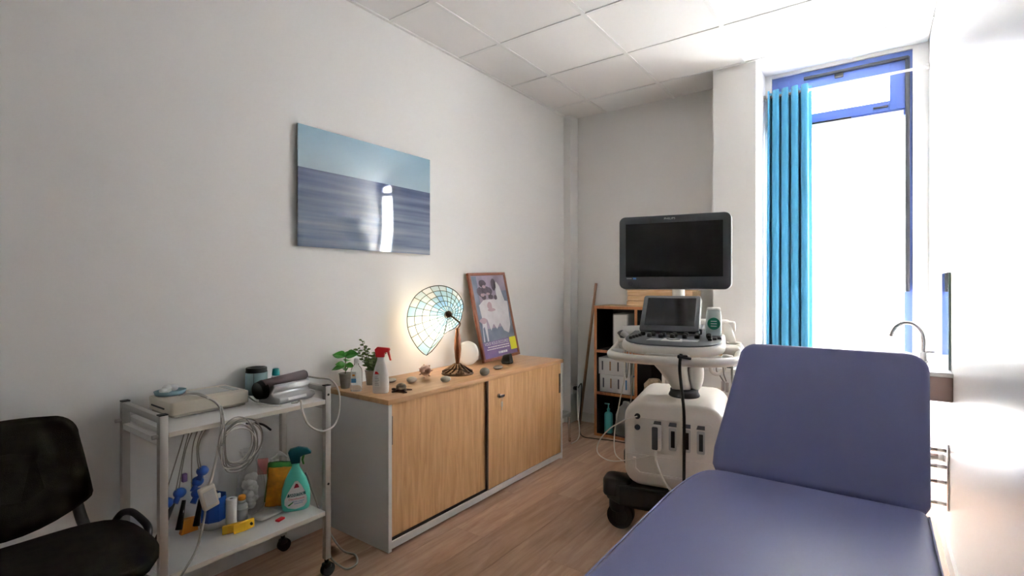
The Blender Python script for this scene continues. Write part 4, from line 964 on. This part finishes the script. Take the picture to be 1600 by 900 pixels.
# ------------------------------------------------------------------ cube shelf on the back wall and its contents
t = thing('cube_shelf', 'dark cube shelf unit with orange-brown edges on the back wall', 'shelf', (-1.535, 3.94, 0))
X0, X1, YF0, YF1, HT = -1.896, -1.174, 3.775, 4.095, 1.07
def K(): m = MB(); m.M = Matrix.Translation((1.535, -3.94, 0)); return m
def slab(nm, x0, x1, z0, z1, par=t):
    o = K().box(x0, x1, YF0 + .004, YF1, z0, z1).build(nm, SHELFK, par); K().box(x0, x1, YF0, YF0 + .0038, z0, z1).build('edge_band', SHELFO, o)
slab('side_panel', X0, X0 + .022, 0, HT - .022); slab('side_panel', X1 - .022, X1, 0, HT - .022); slab('divider', -1.546, -1.524, .022, HT - .022)
slab('top_panel', X0, X1, HT - .0218, HT); slab('bottom_panel', X0 + .0222, X1 - .0222, 0, .0218)
for zz in (.355, .70):
    for a, b_ in ((X0 + .0222, -1.5462), (-1.5238, X1 - .0222)): slab('shelf', a, b_, zz - .011, zz + .011)
K().box(X0 + .0222, X1 - .0222, YF1 - .008, YF1 - .001, .022, HT - .022).build('back_panel', SHELFK, t)
K().box(X0 - .003, X1, YF0 - .002, YF1, HT + .0002, HT + .003).build('top_liner', PINE, t)
def gbox(name, label, x0, x1, y0, y1, z0, z1, mm, cat='box', ink=True, rz=0):
    t = thing(name, label, cat, ((x0 + x1) / 2, (y0 + y1) / 2, z0), rz); w_, d_, h_ = (x1 - x0) / 2, (y1 - y0) / 2, z1 - z0
    MB().box(-w_, w_, -d_, d_, 0, h_, .002).build('carton', mm, t)
    if ink:
        for k in range(4):
            xx = -w_ + (2 * w_) * (k + .5) / 4; m = MB(); m.box(xx - .006, xx + .006, -d_ - .001, -d_ - .0002, h_ * .25, h_ * .8); m.build('printed_mark', [INKK, mat('ink_brown', (.35, .2, .12), .6), INKK, INKB][k], t)
    return t
gbox('glove_box', 'upper white glove carton with printed marks in the cube shelf', -1.868, -1.592, 3.80, 3.98, .498 + .012, .645, BOXP)
gbox('glove_box', 'lower white glove carton with printed marks in the cube shelf', -1.855, -1.590, 3.795, 3.98, .367, .5085, BOXP)
t3 = thing('paper_stack', 'bundle of white and blue sheets wedged beside the glove cartons', 'paper', (-1.572, 3.86, .3668))
for k in range(3): MB().box(-.012 + .008 * k, -.006 + .008 * k, -.06, .06, 0, .16 - .01 * k, .001).build('sheet', [PAPER, INKB, LABELW][k], t3)
t3 = thing('soap_dispenser', 'turquoise pump soap bottle in the bottom shelf cube', 'bottle', (-1.798, 3.84, .022))
sqm = MB(); sq_loft(sqm, [(.032, 0), (.035, .004), (.035, .150), (.030, .165), (.012, .175), (.012, .185)], 1, .7, 20, 3); sqm.build('body', AQUA, t3)
m = MB(); m.lathe([(.013, .185), (.013, .200), (.006, .202), (.005, .235)], seg=14); m.box(-.035, .010, -.006, .006, .232, .242, .003); m.build('pump', AQUA, t3)
t3 = thing('jug', 'translucent white plastic jug in the bottom shelf cube', 'jug', (-1.655, 3.87, .022))
m = MB(); sq_loft(m, [(.075, 0), (.08, .006), (.08, .16), (.062, .215), (.03, .245), (.024, .27)], 1, .8, 24, 3.5); m.build('body', FROST, t3)
m = MB(); m.tube([(.02, -.02, .26), (.06, -.03, .25), (.075, -.03, .20), (.076, -.03, .15)], .010, 8, 5); m.build('grip', FROST, t3)
packet('beige_pouch', 'clear pouch with beige bandages in the middle shelf cube', mat('bandage_beige', (.55, .42, .28), .7, var=.35, vscale=25), (.13, .13, .13), (-1.43, 3.88, .372), (0, 0, .2), .006, 8)
packet('green_pouch', 'small green pouch in the middle shelf cube', mat('pouch_green', (.10, .30, .18), .5, var=.5, vscale=25), (.10, .09, .06), (-1.29, 3.85, .372), (0, 0, .4), .006, 9)
t3 = thing('document_tray', 'grey binder standing in the top shelf cube', 'binder', (-1.68, 3.90, .712)); MB().box(-.06, .07, -.10, .10, 0, .30, .003).build('cover', GREYL, t3); MB().box(-.05, .06, -.1015, -.1002, .02, .29).build('pages', PAPER, t3)
# pine boards stacked on top
random.seed(12)
lb = ['lowest', 'second', 'third', 'topmost']
for k in range(4):
    dx = random.uniform(-.015, .015); o = MB().box(-.26, .26, -.11, .11, 0, .042, .008).build('pine_box', PINE); o.location = (-1.375 + dx, 3.935, HT + .0035 + .0425 * k); tag(o, lb[k] + ' flat pine-coloured bundle stacked on the cube shelf', 'bundle', )
m = MB(); sq_loft(m, [(.06, 0), (.07, .01), (.055, .03), (.02, .04)], 1, .8, 20, 2.4); o = m.build('folded_bag', PACK); o.location = (-1.29, 3.90, HT + .0035 + .1703); tag(o, 'crumpled grey-white bag on top of the pine bundles', 'bag')
t3 = thing('roll_paper', 'white paper roll lying across the shelf top', 'paper roll', (-1.60, 3.80, HT + .042))
# broom
tag(MB().tube([(-2.13, 3.955, .012), (-2.032, 4.083, 1.26)], .0125, 10, 1).build('broom_handle', BROOM), 'brown wooden broom handle leaning in the back corner', 'broom')
bpy.data.objects.remove(t3)
# socket, plugs, cables at the pilaster
t = thing('wall_socket', 'white wall socket with black plug on the pilaster', 'socket', (-2.232, 4.03, .30))
MB().box(0, .010, -.04, .04, -.04, .04, .003).build('plate', WHITEP, t)
m = MB(); m.cyl((.010, -.01, .01), (.042, -.01, .012), .018); m.tube([(.040, -.01, .012), (.055, -.02, .0), (.06, -.03, -.04)], .006, 8); m.build('plug', BLACKP, t)
def SO(p): return (p[0] + 2.232, p[1] - 4.03, p[2] - .30)
MB().tube([SO(p) for p in [(-2.18, 4.0, .30), (-2.10, 3.93, .38), (-2.06, 3.86, .30), (-2.03, 3.78, .15), (-2.00, 3.72, .03), (-1.94, 3.66, .009), (-1.86, 3.66, .008), (-1.70, 3.70, .008), (-1.50, 3.71, .008)]], .004, 8, 6).build('black_cord', CABLEK, t)
MB().tube([SO(p) for p in [(-2.17, 3.99, .33), (-2.08, 3.83, .30), (-2.02, 3.72, .20), (-1.95, 3.62, .06), (-1.93, 3.55, .012), (-1.93, 3.45, .006)]], .0045, 8, 6).build('white_cord', CABLEW, t)
# step stool behind the sideboard
t = thing('step_stool', 'low grey-topped step stool with chrome legs beyond the sideboard', 'stool', (-2.06, 3.38, 0))
MB().prism(rrect(-.15, .10, -.17, .14, .03, 4), .212, .235, .006, smooth=True).build('top', GREYL, t)
for sx in (-.13, .08):
    for sy in (-.15, .12): MB().tube([(sx * .9, sy * .9, .211), (sx, sy, .20), (sx * 1.05, sy * 1.05, 0)], .010, 10, 3).build('leg', CHROME, t)
# trolley power cable on floor by the sideboard
tag(MB().tube([(-2.20, 1.36, .35), (-2.10, 1.40, .12), (-2.02, 1.43, .012), (-1.93, 1.44, .0085), (-1.865, 1.40, .0085), (-1.86, 1.35, .0085), (-1.91, 1.345, .0085), (-1.98, 1.355, .0085), (-2.06, 1.39, .0085)], .0045, 8, 6).build('floor_cable', CABLEG), 'grey cable curled on the floor by the trolley wheel', 'cable')

# ------------------------------------------------------------------ desk behind machine, chair, printer
t = thing('desk', 'white desk behind the ultrasound machine', 'desk', (-.70, 3.40, 0))
MB().box(-.45, .32, -.20, .20, .715, .74, .003).build('top', WHITEP, t); MB().box(-.43, -.41, -.185, .185, 0, .7148).build('side_panel', WHITEP, t); MB().box(.28, .30, -.185, .185, 0, .7148).build('side_panel', WHITEP, t)
MB().box(-.409, .005, -.165, -.150, .05, .7146).build('front_panel', WHITEP, t); MB().box(.008, .279, -.165, -.150, .05, .7146).build('front_panel', WHITEP, t)
t = thing('laptop', 'closed dark laptop lying on the white desk', 'laptop', (-.85, 3.32, .7405)); MB().box(-.15, .15, -.10, .10, 0, .009, .003).build('base', GREYP, t); MB().box(-.15, .15, -.10, .10, .0095, .016, .003).build('lid', BLACKP, t)
t = thing('desk_chair', 'black rounded chair back rising behind the white desk', 'chair', (-.72, 3.685, 0))
m = MB(); m.prism(rrect(-.13, .13, .56, .82, .09, 6), -.018, .018, .008, axis='y', smooth=True); m.build('backrest', BLACKP, t); MB().box(-.015, .015, -.015, .015, .02, .57, .004).build('back_post', BLACKP, t); MB().lathe([(.055, 0), (.05, .018), (.02, .022)], seg=20).build('foot', BLACKP, t)
t = thing('label_printer', 'white box-shaped printer on the desk behind the machine', 'printer', (-.93, 3.515, .9105))
MB().box(-.13, .13, -.075, .075, 0, .10, .01).build('housing', WHITEP, t); MB().box(-.09, .09, -.077, -.0745, .02, .03).build('slot', GREYP, t)
for k in range(4):
    o = MB().box(-.14, .14, -.075, .075, 0, .042, .002).build('paper_ream', [PAPER, PINE, PAPER, PINE][k]); o.location = (-.93, 3.515, .7405 + .0425 * k); tag(o, ['lowest', 'second', 'third', 'topmost'][k] + ' paper ream in the stack under the printer', 'paper')

# ------------------------------------------------------------------ sink corner
t = thing('wash_basin', 'wall-hung wash basin unit with rose-brown front beside the window', 'sink', (.05, 3.20, 0))
MB().box(-.20, .2155, -.34, .40, .735, .842, .004).build('cabinet', VANITY, t)
m = MB(); m.box(-.21, .2155, -.35, .41, .8425, .862, .004); m.build('counter', CERAM, t)
m = MB(); m.lathe([(.02, .863), (.08, .868), (.120, .895), (.125, .897), (.130, .893), (.11, .8625)], (-.03, .0, 0), 32, 1, 1.4); m.build('basin', CERAM, t)
MB().tube([(.08, .02, .70), (.08, .02, .45), (.10, .02, .40), (.215, .02, .40)], .018, 10, 4).build('drain_pipe', CHROME, t)
t = thing('faucet', 'tall curved chrome faucet at the wash basin', 'faucet', (.185, 3.20, .8625))
MB().lathe([(.024, 0), (.024, .006), (.017, .012), (.015, .05)], seg=20).build('base', CHROME, t)
MB().tube([(0, 0, .045), (.002, 0, .10), (-.006, 0, .145), (-.035, 0, .182), (-.072, 0, .190), (-.105, 0, .170), (-.122, 0, .138), (-.127, 0, .118)], .0095, 12, 6).build('spout', CHROME, t)
MB().box(.010, .045, -.006, .006, .045, .057, .004).build('lever', CHROME, t)
t = thing('wall_mirror', 'frameless mirror with green glass edge above the basin', 'mirror', (.258, 3.205, .8625))
MB().box(-.0005, .0, -.255, .255, .0, .435).build('silvering', MIRROR, t); MB().box(.0002, .007, -.256, .256, -.0, .436).build('glass_edge', MGLASS, t)
t = thing('hook_rail', 'wall rail with four chrome pegs between bed and basin', 'hook rail', (.266, 3.0, 0))
MB().box(-.008, 0, -.008, .008, .22, .52, .002).build('rail', CHROME, t)
for zz in (.49, .416, .346, .249): MB().cyl((-.075, 0, zz), (-.010, 0, zz), .008).build('peg', CHROME, t)
